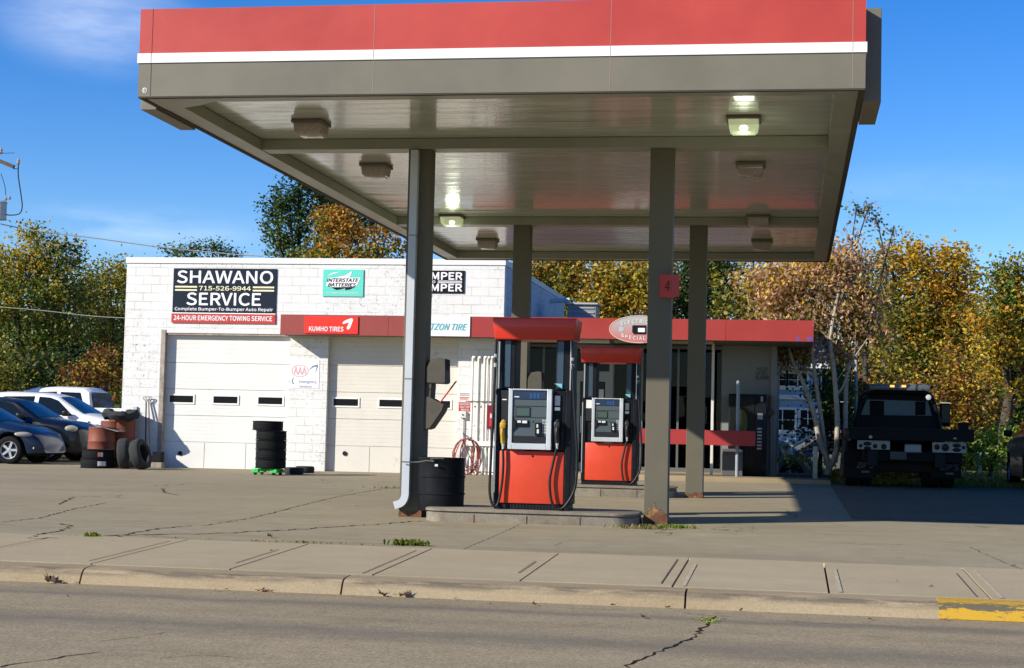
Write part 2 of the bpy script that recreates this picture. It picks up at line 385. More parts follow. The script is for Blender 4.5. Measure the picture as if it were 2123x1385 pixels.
sheet('bedding', M_GAP, -60, 60, 12.9, 15.7, 2, 8, dz=-.05)
sheet('forecourt', M_LOT, -60, 12, 15.615, 41, 60, 60)
sheet('driveway', M_DRIVE, at(1745, 1040, z=.66).x, 12, 22.78, 36.8, 12, 30, dz=.005)
def far(x, y): return gz(x, min(y, 60))
sheet('ground', M_GRASSG, -60, 60, 41, 61, 24, 20, dz=-.02)
sheet('far_ground', M_GRASSG, -500, 500, 61, 900, 8, 8, dz=-.02, f=far)
def lawn_z(x, y): return gz(x, y)+.012+.03*sstep(37.5, 42, y)
sheet('lawn', M_GRASSG, .9, 60, 36.8, 45.9, 20, 20, f=lawn_z)
sheet('verge', M_GRASSG, 12, 60, 15.6, 36.8, 4, 8, dz=-.004, f=lambda x, y: gz(6, y))
sheet('near_ground', M_GRASSG, -500, 500, -400, -20, 2, 2, f=lambda x, y: RZ-.02)
# cracks, and one wire shadow painted in with them, that can be followed in the photograph: thin ragged strips of dark filler
def crack(pts, w, z, dz=.003, rag=.5):
    P = [at(px, py, z=z) for px, py in pts]; Q = []
    for a, b in zip(P, P[1:]):
        n = max(int((b-a).length/.07), 1)
        for k in range(n): Q.append(a.lerp(b, k/n))
    Q.append(P[-1]); L = []; Rr = []
    for i, p in enumerate(Q):
        d = (Q[min(i+1, len(Q)-1)]-Q[max(i-1, 0)]); d.z = 0; d.normalize(); s = Vector((-d.y, d.x, 0))
        c = p+s*random.gauss(0, w*rag); ww = w*random.uniform(.2, 1.0)*.42
        for o, sg in ((L, 1), (Rr, -1)):
            q = c+s*ww*sg; q.z = gz(q.x, q.y)+dz; o.append(q)
    return L, Rr
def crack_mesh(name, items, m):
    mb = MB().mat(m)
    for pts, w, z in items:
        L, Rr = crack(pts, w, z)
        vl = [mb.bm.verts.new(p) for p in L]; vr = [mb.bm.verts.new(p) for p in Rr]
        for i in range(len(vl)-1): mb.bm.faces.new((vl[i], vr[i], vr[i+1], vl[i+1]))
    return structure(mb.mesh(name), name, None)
crack_mesh('road_crack', [([(1482, 1278), (1462, 1298), (1440, 1318), (1395, 1338), (1370, 1350), (1340, 1362), (1300, 1384)], .035, .29),
    ([(0, 1384), (40, 1376), (95, 1368), (150, 1358), (210, 1352)], .02, .29), ([(210, 1330), (280, 1322), (340, 1312)], .012, .29),
    ([(330, 1366), (420, 1358), (520, 1366)], .01, .29), ([(1395, 1268), (1440, 1274), (1540, 1281), (1680, 1292), (1860, 1299)], .012, .29), ([(1180, 1262), (1300, 1266)], .012, .29)], mat('crack_dark', (.03, .027, .02), 1., spec=0.))
crack_mesh('forecourt_crack_and_wire_shadow', [([(0, 1108), (120, 1107), (235, 1104), (470, 1101), (620, 1095), (760, 1088), (850, 1083), (935, 1078)], .07, .53),  # first strip is an overhead wire's shadow, painted as a dark line
    ([(0, 1075), (80, 1068), (155, 1051), (220, 1041)], .035, .55), ([(124, 1040), (150, 1027), (210, 1027)], .05, .57), ([(60, 1104), (130, 1092), (148, 1084), (122, 1080)], .05, .54),
    ([(235, 1103), (300, 1092), (388, 1083)], .05, .55), ([(420, 1078), (530, 1064), (620, 1045), (700, 1030), (800, 1016)], .03, .58), ([(955, 1136), (1040, 1106), (1130, 1070)], .012, .52),
    ([(310, 1003), (400, 1001), (470, 1003)], .06, .62), ([(335, 1010), (345, 1018), (372, 1022)], .04, .6), ([(2010, 1140), (2123, 1180)], .015, .51),
    ([(0, 1128), (150, 1112)], .015, .5), ([(300, 1113), (360, 1117), (520, 1124), (620, 1125), (820, 1131), (895, 1134)], .02, .49)], mat('crack_dirt_and_wire_shadow', (.05, .045, .03), 1., spec=0.))
# ------------------------------------------------------------ fuel canopy
CX0, CX1, CY0, CY1, CZ0, CZ1 = -7.15, .69, 17.05, 33.5, 5.21, 6.2
M_RED = mat('fascia_red', (.43, .055, .042), .42, nz=(.8, .12), bump=(1.2, .12, .02))
M_WHITE = mat('fascia_white', (.80, .80, .78), .4, nz=(.8, .04))
M_TAUPE = mat('fascia_taupe', (.165, .15, .11), .5, nz=(.9, .11), bump=(1.2, .1, .02))
M_SEAM = mat('seam_dark', (.06, .05, .04), .9); M_SEAML = mat('seam_light', (.36, .24, .20), .7)
g = G('soffit_metal')   # glossy pans, oil-canned between the joints
yy = g.n('ShaderNodeSeparateXYZ', 1, i0=g.co)
fr = g.math('FRACT', g.math('DIVIDE', yy, .305))
wv = g.noise(1.0, 3, .5, g.map((.55, 3.0, 1)))
g.put(g.mix(g.rng(g.noise(.6, 5, .6), .35, .7, 0, .5), (.47, .50, .41), (.33, .345, .27)), g.b.inputs['Base Color'])
g.b.inputs['Roughness'].default_value = .21; g.b.inputs['Coat Weight'].default_value = .40; g.b.inputs['Coat Roughness'].default_value = .09; g.b.inputs['Specular IOR Level'].default_value = .45
g.bump(g.math('ADD', g.math('MULTIPLY', wv, 2.2), g.math('ADD', g.rng(fr, .0, .03, -.5, 0), g.rng(fr, .97, 1., 0, -.5))), .4, .04)
M_SOFFIT = g.m
M_TRIM = mat('canopy_trim_metal', (.27, .275, .21), .4, nz=(1.5, .12), dirt=((.25, .17, .09), 2.5, .64))
M_COL = mat('column_taupe', (.112, .101, .072), .65, nz=(2, .07), dirt=((.11, .09, .06), 3, .70))
M_RUST = mat('rusted_steel', (.12, .055, .03), .9, nz=(9, .5), dirt=((.42, .27, .10), 7, .52))
canopy = thing('fuel_canopy', 'large flat canopy with red, white and taupe fascia standing over the two fuel pumps', 'canopy', ((CX0+CX1)/2, (CY0+CY1)/2, .6), world=True)
def fascia_ring(name, z0, z1, prj, m):
    mb = MB().mat(m); t = .06; a0, a1, b0, b1 = CX0-prj, CX1+prj, CY0-prj, CY1+prj
    mb.box(a0, a1, b0, b0+t+prj, z0, z1); mb.box(a0, a1, b1-t-prj, b1, z0, min(z1, 5.75) if z0 < 5.7 else 5.75)  # unseen rear side cut low to shorten the canopy's shadow
    mb.box(a0, a0+t+prj, b0+t+prj+.0, b1-t-prj, z0, z1); mb.box(a1-t-prj, a1, b0+t+prj, b1-t-prj, z0, z1)
    mb.mat(M_SEAM)
    for px in (315, 775, 1266, 1768):
        mb.mat(M_SEAM if px == 315 else M_SEAML)
        x = at(px, 100, Y=CY0).x; mb.box(x-.0025, x+.0025, b0-.002, b0+.001, z0+.006, z1)
    return mb.build(name, None, canopy)
fascia_ring('red_band', 5.704, 6.2, 0, M_RED); fascia_ring('white_band', 5.597, 5.703, .014, M_WHITE); fascia_ring('taupe_band', 5.225, 5.596, 0, M_TAUPE)
mb = MB().mat(mat('roof_deck', (.25, .25, .25), .9)); mb.box(CX0+.07, CX1-.07, CY0+.07, CY1-.07, 6.0, 6.05); mb.build('roof_deck', None, canopy)
mb = MB().mat(M_SOFFIT)
cols = [(-4.74, 20.6, 'l'), (-1.645, 20.6, 'r'), (-4.64, 28.1, 'l'), (-1.61, 28.1, 'r')]
CW = .145
mb.box(CX0+.3, CX1-.3, CY0+.28, CY1-.28, 5.37, 5.40)
mb.build('soffit', None, canopy)
mb = MB().mat(M_TRIM); w_, t = .24, .0   # perimeter channel: bottom flange and riser
a0, a1, b0, b1 = CX0+.063, CX1-.063, CY0+.063, CY1-.063
mb.box(a0, a1, b0, b0+w_, CZ0+.012, 5.36); mb.box(a0, a1, b1-w_, b1, CZ0+.012, 5.36)
mb.box(a0, a0+w_, b0+w_, b1-w_, CZ0+.012, 5.36); mb.box(a1-w_, a1, b0+w_, b1-w_, CZ0+.012, 5.36)
mb.build('perimeter_channel', None, canopy)
mb = MB().mat(M_SEAM); 
mb.box(CX0+.004, CX1-.004, CY0+.004, CY0+.06, CZ0, 5.224); mb.box(CX0+.004, CX1-.004, CY1-.06, CY1-.004, CZ0, 5.224)
mb.box(CX0+.004, CX0+.06, CY0+.061, CY1-.061, CZ0, 5.224); mb.box(CX1-.06, CX1-.004, CY0+.061, CY1-.061, CZ0, 5.224)
mb.build('drip_edge', None, canopy)
for yb in (20.6, 28.1):
    mb = MB().mat(M_TRIM); mb.box(a0+w_+.002, a1-w_-.002, yb-.15, yb+.15, CZ0+.02, 5.365, .004); mb.build('cross_beam', None, canopy)
mb = MB().mat(M_TRIM)   # bent corner plate at the front left
mb.prism([(a0+.02, b0+.01, CZ0+.006), (a0+.9, b0+.01, CZ0+.006), (a0+.52, b0+.36, CZ0+.006), (a0+.02, b0+.62, CZ0+.006)], (0, 0, -.006)); mb.build('corner_plate', None, canopy)
ZB = gz(0, 20.6)
for i, (x, y, sd) in enumerate(cols):
    zb = gz(x, y)-.03
    mb = MB().mat(M_COL)
    mb.box(x-CW, x+CW, y-CW, y+CW, zb+.09, CZ0+.019, .006)
    co = mb.build('column', None, canopy)
    mb = MB().mat(M_RUST)
    n = 14; ring = []
    hs_ = [.16+.09*math.sin(k*1.7+i)+random.uniform(-.05, .05) for k in range(n)]
    e = CW+.004
    path = [(x-e+2*e*k/(n-1), y-e) for k in range(n)]
    mb.prism([(x-e, y-e, zb)]+[(px_, y-e, zb+(.30-.16*abs((k-6)/7) if (sd == 'r' and i == 1) else .12)*(.72+.4*random.random())) for k, (px_, _) in enumerate(path)]+[(x+e, y-e, zb)], (0, 2*e, 0))
    mb.build('rust_foot', None, co)
# downspout strapped to the front left column
M_DOWN = mat('white_downspout', (.46, .49, .52), .4, nz=(3, .05), dirt=((.35, .33, .3), 5, .72))
x, y = -4.74, 20.6; zb = gz(x, y)
dx = x-.045; yf = y-CW-.06
def rect_tube(mb, pts, wx, wy):
    pts = [Vector(p) for p in pts]; rings = []
    for i, p in enumerate(pts):
        d = (pts[min(i+1, len(pts)-1)]-pts[max(i-1, 0)]).normalized(); s = Vector((0, 1, 0)); u = d.cross(s).normalized()
        rings.append([mb.bm.verts.new(p+u*a*wx+s*b*wy) for a, b in ((-.5, -.5), (.5, -.5), (.5, .5), (-.5, .5))])
    for a, b in zip(rings, rings[1:]):
        for k in range(4): mb.bm.faces.new((a[k], a[(k+1) % 4], b[(k+1) % 4], b[k]))
    mb._new([mb.bm.faces.new(rings[0]), mb.bm.faces.new(rings[-1][::-1])]); return mb
mb = MB().mat(M_DOWN)
path = [(dx, yf, 5.2), (dx, yf, zb+.30)]+[(dx-.10*(1-math.cos(a)), yf, zb+.30-.14*math.sin(a)) for a in [k*PI/2/8*.86 for k in range(1, 9)]]
DSR = 0
path += [tuple(Vector(path[-1])+Vector((-.06, 0, -.02)))]
rect_tube(mb, path, .095, .105); ds = mb.build('downspout', None, canopy, sm=0)
for zz in (2.28, 4.1): mb = MB().mat(mat('strap_metal', (.25, .24, .22), .5, .6)); mb.box(dx-.056, dx+.056, yf-.058, yf+.055, zz, zz+.014); mb.build('strap', None, ds)
# lamps
M_LAMPB = mat('lamp_housing', (.16, .13, .10), .5, .3); M_LENS = mat('lamp_lens_off', (.33, .29, .24), .25, nz=(30, .15), coat=.3)
M_BULB = mat('lamp_bulb', (1, 1, .9), .3, emit=((1, 1, .82), 1.8))
M_LENSON = bpy.data.materials.new('lamp_lens_lit'); M_LENSON.use_nodes = True; _t = M_LENSON.node_tree; _b = _t.nodes['Principled BSDF']; _b.inputs['Base Color'].default_value = (.5, .55, .4, 1); _b.inputs['Emission Color'].default_value = (.72, .82, .45, 1); _b.inputs['Emission Strength'].default_value = .34; _b.inputs['Roughness'].default_value = .2
_m = _t.nodes.new('ShaderNodeMixShader'); _m.inputs[0].default_value = .62; _t.links.new(_t.nodes.new('ShaderNodeBsdfTransparent').outputs[0], _m.inputs[1]); _t.links.new(_b.outputs[0], _m.inputs[2]); _t.links.new(_m.outputs[0], _t.nodes['Material Output'].inputs[0])
M_LENSG = mat('lamp_glass', (.95, 1, .9), .12, trans=1.)
for lx in (-5.84, -.605):
    for ly in (19.3, 22.5, 27.8, 31.2):
        lit = (lx > -2 and ly < 20) or (lx < -2 and 27 < ly < 29)
        mb = MB().mat(M_LAMPB); mb.box(lx-.2, lx+.2, ly-.2, ly+.2, 5.325, 5.37, .012)
        l = mb.build('ceiling_lamp', None, canopy)
        prof = [(.175, 5.324), (.175, 5.30), (.165, 5.22), (.13, 5.185), (.0, 5.178)]
        mb = MB().mat(M_LENSON if lit else M_LENS)
        Mx = Matrix.Translation((lx, ly, 0)) @ Matrix.Rotation(PI/4, 4, 'Z')
        k = math.sqrt(2)*.98
        mb2 = [(r*k, h) for r, h in prof]
        mb.lathe(mb2, 4, Mx); ln = mb.build('lens', None, l, sm=60)
        if lit:
            mb = MB().mat(M_BULB); mb.lathe([(.0, 5.21), (.04, 5.22), (.055, 5.25), (.04, 5.28), (.0, 5.29)], 14, Matrix.Translation((lx, ly, 0))); mb.build('bulb', None, l, sm=60)
            pl = bpy.data.lights.new('ceiling_lamp_glow', 'POINT'); pl.energy = 3; pl.color = (.9, 1, .75); pl.shadow_soft_size = .12
            po = bpy.data.objects.new('lamp_glow', pl); COL.objects.link(po); po.location = Vector((lx, ly, 5.1))-ORG[canopy.name]; po.parent = canopy
# sign boxes on both flanks
for xa, xb in ((CX1+.002, .875), (-7.34, CX0-.002)):
    mb = MB().mat(M_TAUPE); mb.box(xa, xb, 17.6, 18.85, 5.19, 6.2, .006)
    mb.mat(mat('rivet', (.3, .28, .24), .5))
    for k in range(3): mb.box(xa+.03+.05*k, xa+.036+.05*k, 17.597, 17.6, 6.1, 6.106)
    mb.build('side_sign_box', None, canopy)
letters('R', *[v for v in (at(297.6, 187, Y=CY0).x, at(302.3, 187, Y=CY0).x, at(300, 190.5, Y=CY0).z, at(300, 184, Y=CY0).z)], CY0-.004, M_WHITE, canopy, bold=.02, name='registered_mark')
mb = MB().mat(M_WHITE); c = at(300, 187.3, Y=CY0)
a = [Vector((c.x+.027*math.cos(k*PI/12), CY0-.004, c.z+.03*math.sin(k*PI/12))) for k in range(25)]
for p, q in zip(a, a[1:]):
    cc = Vector((c.x, CY0-.004, c.z)); mb.poly([p, q, cc+(q-cc)*.8, cc+(p-cc)*.8])
mb.build('mark_ring', None, canopy)
# pump number flag on the front right column
nf = thing('number_sign', 'small red square sign reading 4 on the front right canopy column', 'sign', (-1.56, 20.43, 3.45), world=True)
p0, p1 = at(1367, 568, Y=20.4), at(1394, 615, Y=20.4); p2 = at(1409, 570, Y=20.4)
M_NRED = mat('number_red', (.42, .03, .02), .45)
mb = MB().mat(M_NRED); mb.prism([(p0.x, 20.44, p1.z), (p1.x, 20.30, p1.z-.03), (p1.x, 20.30, p0.z-.02), (p0.x, 20.44, p0.z)], (0, .012, 0))
mb.prism([(p1.x+.002, 20.30, p1.z-.03), (p2.x, 20.40, p1.z+.01), (p2.x, 20.40, p0.z-.01), (p1.x+.002, 20.30, p0.z-.02)], (0, .012, 0)); mb.build('panel', None, nf)
l4 = letters('4', at(1379, 590, Y=20.3).x, at(1388, 590, Y=20.3).x, at(1383, 604, Y=20.3).z, at(1383, 582, Y=20.3).z, 20.285, mat('number_black', (.02, .02, .02), .6), nf, bold=.02, shear=.15)
# ------------------------------------------------------------ garage
GY = 37.0; GX0, GX1, GZ1 = -15.62, -6.51, 5.61
gar = thing('garage_building', 'white painted block garage with two overhead doors beside the low store', 'garage', ((GX0+GX1)/2, 41, .7), world=True)
def gp(px, py, y=GY): return at(px, py, Y=y)
D1 = (gp(338, 800).x, gp(599, 800).x); D2 = (gp(678, 800).x, gp(949, 800).x); DZ = 3.83
ZG = .60
mb = MB().mat(M_BLOCK)
for a, b in ((GX0, D1[0]), (D1[1], D2[0]), (D2[1], GX1)): mb.box(a, b, GY, GY+.22, ZG, DZ)
mb.box(GX0, GX1, GY, GY+.22, DZ, 5.47)
mb.build('front_wall', None, gar)
mb = MB().mat(M_BLOCK); mb.box(GX0, GX0+.2, GY+.22, 47, ZG, 5.47); mb.box(GX0+.2, GX1-.2, 46.8, 47, ZG, 5.47); mb.build('rear_wall', None, gar)
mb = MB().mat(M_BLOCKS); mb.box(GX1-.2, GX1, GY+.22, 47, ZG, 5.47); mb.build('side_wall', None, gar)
mb = MB().mat(mat('coping_white', (.72, .71, .66), .7, nz=(2, .05), dirt=((.22, .2, .18), 5, .70)))
mb.box(GX0-.02, GX1+.02, GY-.025, GY+.24, 5.475, GZ1); mb.box(GX0-.02, GX0+.2, GY+.24, 47.02, 5.475, GZ1); mb.box(GX1-.2, GX1+.02, GY+.24, 47.02, 5.475, GZ1); mb.box(GX0+.2, GX1-.2, 46.8, 47.02, 5.475, GZ1); mb.build('coping', None, gar)
mb = MB().mat(mat('tar_roof', (.05, .05, .05), .9)); mb.box(GX0+.2, GX1-.2, GY+.24, 46.8, 5.3, 5.35); mb.build('roof', None, gar)
mb = MB().mat(mat('dark_interior', (.015, .015, .015), .9)); mb.box(GX0+.25, GX1-.25, 39.4, 39.5, ZG, 5.2); mb.build('inner_wall', None, gar)
M_JAMB = mat('weathered_wood', (.33, .28, .23), .8, nz=(6, .35), dirt=((.12, .09, .06), 9, .6))
mb = MB().mat(M_JAMB)
for a, b in (D1,):
    mb.box(a-.085, a+.02, GY-.02, GY+.10, ZG+.03, DZ+.07); mb.box(a+.02, b, GY+.02, GY+.12, DZ-.045, DZ+.0-.002)
mb.build('door_jamb', None, gar)
M_DOOR = mat('garage_door_cream', (.70, .69, .64), .5, nz=(1.1, .05), dirt=((.62, .50, .33), 1.3, .66))
M_DOOR2 = mat('garage_door_cream_dull', (.64, .60, .52), .5, nz=(1.1, .06), dirt=((.50, .40, .26), 1.6, .64))
M_DARKG = mat('dark_glass', (.008, .008, .009), .25, spec=.15)
M_LINE = mat('door_seam_line', (.25, .22, .18), .9)  # dull tan for the seams and gaps of the door panels
for k, ((a, b), md, wins) in enumerate(((D1, M_DOOR, ((352, 401), (443, 493), (536, 586))), (D2, M_DOOR2, ((692, 743), (787, 838), (885, 934))))):
    yd = GY+.15; h = (DZ-.05-.62)/5.1
    dr = None
    z = .63+.0; mb = MB().mat(md)
    zs = [.655]+[.655+h*(i+1) for i in range(5)]; zs[-1] = DZ+.1
    wz = (gp(370, 834, yd).z, gp(370, 820, yd).z)
    for i in range(5):
        z0, z1 = zs[i]+.006, zs[i+1]-.002
        if i == 2-0 and False: pass
        rib = 1 if i == 0 else 7
        for r in range(rib):
            u0 = z0+(z1-z0)*r/rib; u1 = z0+(z1-z0)*(r+1)/rib
            if rib == 1: mb.box(a+.003, b-.003, yd, yd+.03, u0, u1)
            else:
                mb.poly([(a+.003, yd, u0), (b-.003, yd, u0), (b-.003, yd, u1-.012), (a+.003, yd, u1-.012)]); mb.poly([(a+.003, yd, u1-.012), (b-.003, yd, u1-.012), (b-.003, yd+.004, u1-.006), (a+.003, yd+.004, u1-.006)]); mb.poly([(a+.003, yd+.004, u1-.006), (b-.003, yd+.004, u1-.006), (b-.003, yd, u1), (a+.003, yd, u1)])
    mb.mat(M_LINE); mb.box(a+.003, b-.003, yd+.012, yd+.02, .64, DZ+.1)
    for f in (.33, .66): mb.box(a+(b-a)*f-.005, a+(b-a)*f+.005, yd-.003, yd, zs[0]+.02, zs[1]-.01)
    mb.mat(mat('door_rubber', (.05, .045, .04), .9)); mb.box(a, b, yd-.005, yd+.03, .60, .657)
    dr = mb.build('overhead_door', None, gar)
    for w0, w1 in wins:
        xa, xb = gp(w0, 826, yd).x, gp(w1, 826, yd).x
        mb = MB().mat(mat('window_trim_white', (.8, .78, .72), .5)); f = .035
        mb.box(xa-f, xb+f, yd-.018, yd-.001, wz[0]-f, wz[0]); mb.box(xa-f, xb+f, yd-.018, yd-.001, wz[1], wz[1]+f); mb.box(xa-f, xa, yd-.018, yd-.001, wz[0], wz[1]); mb.box(xb, xb+f, yd-.018, yd-.001, wz[0], wz[1])
        wf = mb.build('window', None, dr); mb = MB().mat(M_DARKG); mb.box(xa, xb, yd-.006, yd-.002, wz[0], wz[1]); mb.build('pane', None, wf)
    lx = gp((374, 715)[k], 940, yd)
    mb = MB().mat(mat('lock_dark', (.02, .02, .02), .4)); mb.lathe([(.0, 0), (.045, 0), (.055, .02), (.0, .022)], 16, Matrix.Translation((lx.x, yd-.001, lx.z)) @ Matrix.Rotation(PI/2, 4, 'X')); mb.build('lock', None, dr)
# white electrical box on the left pier
mb = MB().mat(mat('grey_box', (.5, .5, .48), .5)); p = gp(281, 848); mb.box(p.x-.06, p.x+.05, GY-.05, GY, p.z-.07, p.z+.06, .005); mb.tube([(p.x+.05, GY-.03, p.z-.03), (p.x+.1, GY-.04, p.z-.09)], .012, 6); mb.build('outlet_box', None, gar)
# ------------------------------------------------------------ store
SY = 38.5; SX0, SX1 = GX1, -.36; FZ0, FZ1 = 3.79, 4.25; SFZ = .79
store = thing('store_building', 'low flat-roofed store with a red fascia and dark shop windows behind the pumps', 'shop', (-3.4, 41, .7), world=True)
M_RFAS = mat('store_fascia_red', (.33, .042, .038), .45, nz=(.6, .08)); M_RFAS2 = mat('store_fascia_faded', (.27, .055, .045), .5, nz=(.6, .08)); 
xl = gp(581, 675, 36.4).x
mb = MB().mat(M_RFAS2); seam = [gp(q, 675, 36.4).x for q in (581, 805, 975, 1195, 1505, 1687)]
for i, (a, b) in enumerate(zip(seam, seam[1:])):
    mb.mat(M_RFAS if i > 1 else M_RFAS2); mb.box(a+.004, b-.003, 36.4, 36.46, FZ0, FZ1)
mb.mat(M_RFAS); mb.box(seam[-1]-.06, seam[-1]-.003, 36.461, 46, FZ0, FZ1); mb.mat(M_RFAS2); mb.box(xl+.004, xl+.06, 36.461, GY-.003, FZ0, FZ1)
mb.build('red_fascia', None, store)
M_SOFW = mat('store_soffit', (.13, .13, .115), .7, nz=(2, .1))
mb = MB().mat(M_SOFW); mb.box(xl+.062, seam[-1]-.062, 36.462, GY-.003, FZ0+.01, FZ1-.04); mb.box(GX1+.003, seam[-1]-.062, GY-.002, 46, FZ0+.01, FZ1-.04); mb.build('roof_slab', None, store)
mb = MB().mat(mat('store_wall_grey', (.20, .21, .205), .7, nz=(2, .07)))
wx = gp(1497, 850, SY).x; vx = gp(1509, 850, SY).x
# recess with the vending machine, wall above it and corner pier
px1 = gp(1583, 850, SY).x
mb.box(wx, SX1, SY, SY+.15, 2.95, FZ0+.008); mb.box(wx, SX1, SY+.001, SY+.15, .70, 2.949)
mb.box(SX1-.15, SX1, SY+.151, 46, .6, FZ0+.008); mb.box(SX1-.14, SX1+.0, SY-.12, SY-.001, SFZ, FZ0+.008, .01)
mb.box(GX1+.003, SX1, 45.8, 46, .6, FZ0+.008)
mb.build('wall', None, store)
M_DKIN = mat('shop_interior', (.012, .012, .011), .9)
mb = MB().mat(M_DKIN); mb.box(GX1+.003, wx, 42.6, 42.7, .7, 3.78); mb.box(GX1+.003, wx, SY+.1, 42.6, .72, .78); mb.box(GX1+.01, GX1+.03, SY, 42.6, .78, 3.78); mb.box(wx-.02, wx-.003, SY+.05, 42.6, .78, 3.78); mb.build('interior', None, store)
M_ALU = mat('aluminium_frame', (.16, .165, .16), .45, .4); M_GLASS = mat('shop_glass', (.02, .022, .022), .03, spec=.5, alpha=1)
def glassmat(name, tint, rough=.02):
    m = bpy.data.materials.new(name); m.use_nodes = True; t = m.node_tree; t.nodes.remove(t.nodes['Principled BSDF'])
    gl = t.nodes.new('ShaderNodeBsdfGlossy'); gl.inputs['Roughness'].default_value = rough; tr = t.nodes.new('ShaderNodeBsdfTransparent'); tr.inputs[0].default_value = tint+(1,)
    fz = t.nodes.new('ShaderNodeFresnel'); fz.inputs[0].default_value = 1.22; mx = t.nodes.new('ShaderNodeMixShader')
    t.links.new(fz.outputs[0], mx.inputs[0]); t.links.new(tr.outputs[0], mx.inputs[1]); t.links.new(gl.outputs[0], mx.inputs[2]); t.links.new(mx.outputs[0], t.nodes['Material Output'].inputs[0]); return m
M_SG = glassmat('shop_window_glass', (.45, .48, .48))
sx = lambda px: gp(px, 850, SY).x
bays = [GX1+.01, sx(1125), sx(1186), sx(1270), sx(1330), sx(1405), sx(1478), wx]
for i, (a, b) in enumerate(zip(bays, bays[1:])):
    if i == 2: continue
    mb = MB().mat(M_ALU); f = .025
    mb.box(a, a+f, SY, SY+.07, SFZ, 3.78); mb.box(b-f, b-.001, SY, SY+.07, SFZ, 3.78); mb.box(a+f, b-f, SY, SY+.07, SFZ, SFZ+.16); mb.box(a+f, b-f, SY, SY+.07, 3.70, 3.78)
    wf = mb.build('shop_window', None, store); mb = MB().mat(M_SG); mb.box(a+f, b-f, SY+.03, SY+.038, SFZ+.16, 3.70); mb.build('pane', None, wf)
a, b = bays[2], bays[3]
mb = MB().mat(mat('door_frame_light', (.27, .27, .26), .4, .3)); zt = gp(1230, 770, SY).z; zr = gp(1230, 783, SY).z
mb.box(a, a+.09, SY-.02, SY+.08, SFZ, 3.78); mb.box(b-.09, b-.001, SY-.02, SY+.08, SFZ, 3.78); mb.box(a+.09, b-.09, SY-.02, SY+.08, zr, zt); mb.box(a+.09, b-.09, SY-.01, SY+.05, SFZ, SFZ+.22)
mb.box(a+.09, a+.18, SY-.01, SY+.05, SFZ+.22, zr); mb.box(b-.18, b-.09, SY-.01, SY+.05, SFZ+.22, zr); mb.box(a+.18, b-.18, SY-.01, SY+.05, zr-.09, zr); mb.box(a+.09, b-.09, SY, SY+.06, 3.68, 3.78)
dr = mb.build('shop_door', None, store); mb = MB().mat(M_SG); mb.box(a+.18, b-.18, SY+.01, SY+.018, SFZ+.22, zr-.09); mb.box(a+.09, b-.09, SY+.02, SY+.028, zt, 3.68); mb.build('pane', None, dr)
mb = MB().mat(mat('paper_notice', (.6, .62, .6), .8)); p = gp(1247, 818, SY); mb.box(p.x-.1, p.x+.05, SY-.002, SY+.004, p.z-.12, p.z+.12); mb.build('notice', None, dr)
mb = MB().mat(mat('handle_steel', (.6, .6, .6), .25, .9)); mb.tube([(a+.22, SY-.06, 1.7), (a+.22, SY-.06, 2.1)], .015, 8); mb.build('handle', None, dr)
# shapes dimly seen inside
mb = MB().mat(mat('shelf_goods', (.08, .075, .065), .8, nz=(9, .8)))
for k in range(5):
    xx = bays[3]+.2+k*.55; mb.box(xx, xx+.42, 39.6+.1*k, 40.0+.1*k, .8, 1.45+.3*(k % 2))
mb.box(sx(1388), sx(1412), 39.2, 39.3, 2.02, 2.62); mb.build('display_shelf', None, store)
mb = MB().mat(mat('lamp_strip', (.5, .5, .45), .5)); p = gp(1195, 703, 36.9); q = gp(1265, 711, 36.9); mb.box(p.x-.35, q.x, 36.75, 36.95, FZ0-.075, FZ0+.008, .008); mb.build('soffit_lamp', None, store)
mb = MB().mat(M_TRIM); q2 = gp(1480, 711, 36.9); mb.box(q.x+.1, q2.x, 36.75, 36.9, FZ0-.06, FZ0+.008, .008); mb.build('soffit_lamp', None, store)
# raised step in front of the store
SZ1 = .81
mb = MB().mat(M_KERB); xr = at(1722, 1000, Y=36.4).x
mb.box(GX1+.2, xr, 36.15, SY+.1, .55, SZ1, .02); sp = structure(mb.mesh('store_step', 30), 'store_step', None)
mb = MB().mat(M_KERB); mb.box(GX1+.5, wx+.1, SY-.22, SY-.02, SZ1, SZ1+.05, .01); structure(mb.mesh('door_sill', 30), 'door_sill', None)
letters('HIGH', gp(1569, 766, SY).x, gp(1591, 766, SY).x, gp(1580, 769, SY).z, gp(1580, 761, SY).z, SY-.004, mat('stencil', (.05, .045, .045), .9), store)
letters('LEVEL', gp(1567, 776, SY).x, gp(1592, 776, SY).x, gp(1580, 778, SY).z, gp(1580, 770, SY).z, SY-.004, MATS['stencil'], store, bold=.012)
letters('ALARM', gp(1566, 784, SY).x, gp(1593, 784, SY).x, gp(1580, 787, SY).z, gp(1580, 779, SY).z, SY-.004, MATS['stencil'], store, bold=.012)
mb = MB().mat(mat('alarm_bell', (.12, .08, .06), .6)); p = gp(1598, 856, SY); mb.lathe([(0, 0), (.09, 0), (.08, .05), (0, .07)], 20, Matrix.Translation((p.x, SY-.122, p.z)) @ Matrix.Rotation(PI/2, 4, 'X')); mb.build('alarm_bell', None, store, sm=40)
mb = MB().mat(mat('graffiti_violet', (.10, .08, .30), .6))
for px, wpx in ((1655, 6), (1679, 12)):
    p = gp(px, 703, 36.4); mb.lathe([(0, .001), (.05, 0)], 9, Matrix.Translation((p.x, 36.398, p.z)) @ Matrix.Scale(wpx/9, 4, (1, 0, 0)) @ Matrix.Rotation(PI/2, 4, 'X'))
mb.build('paint_mark', None, store)
# downpipe at the garage corner and light pole lines at the shop front
mb = MB().mat(mat('pale_post', (.62, .60, .55), .5)); x1 = gp(1477, 850, 37.9).x; mb.box(x1-.03, x1+.03, 37.86, 37.92, SZ1, FZ0+.008, .004); mb.build('awning_post', None, store)
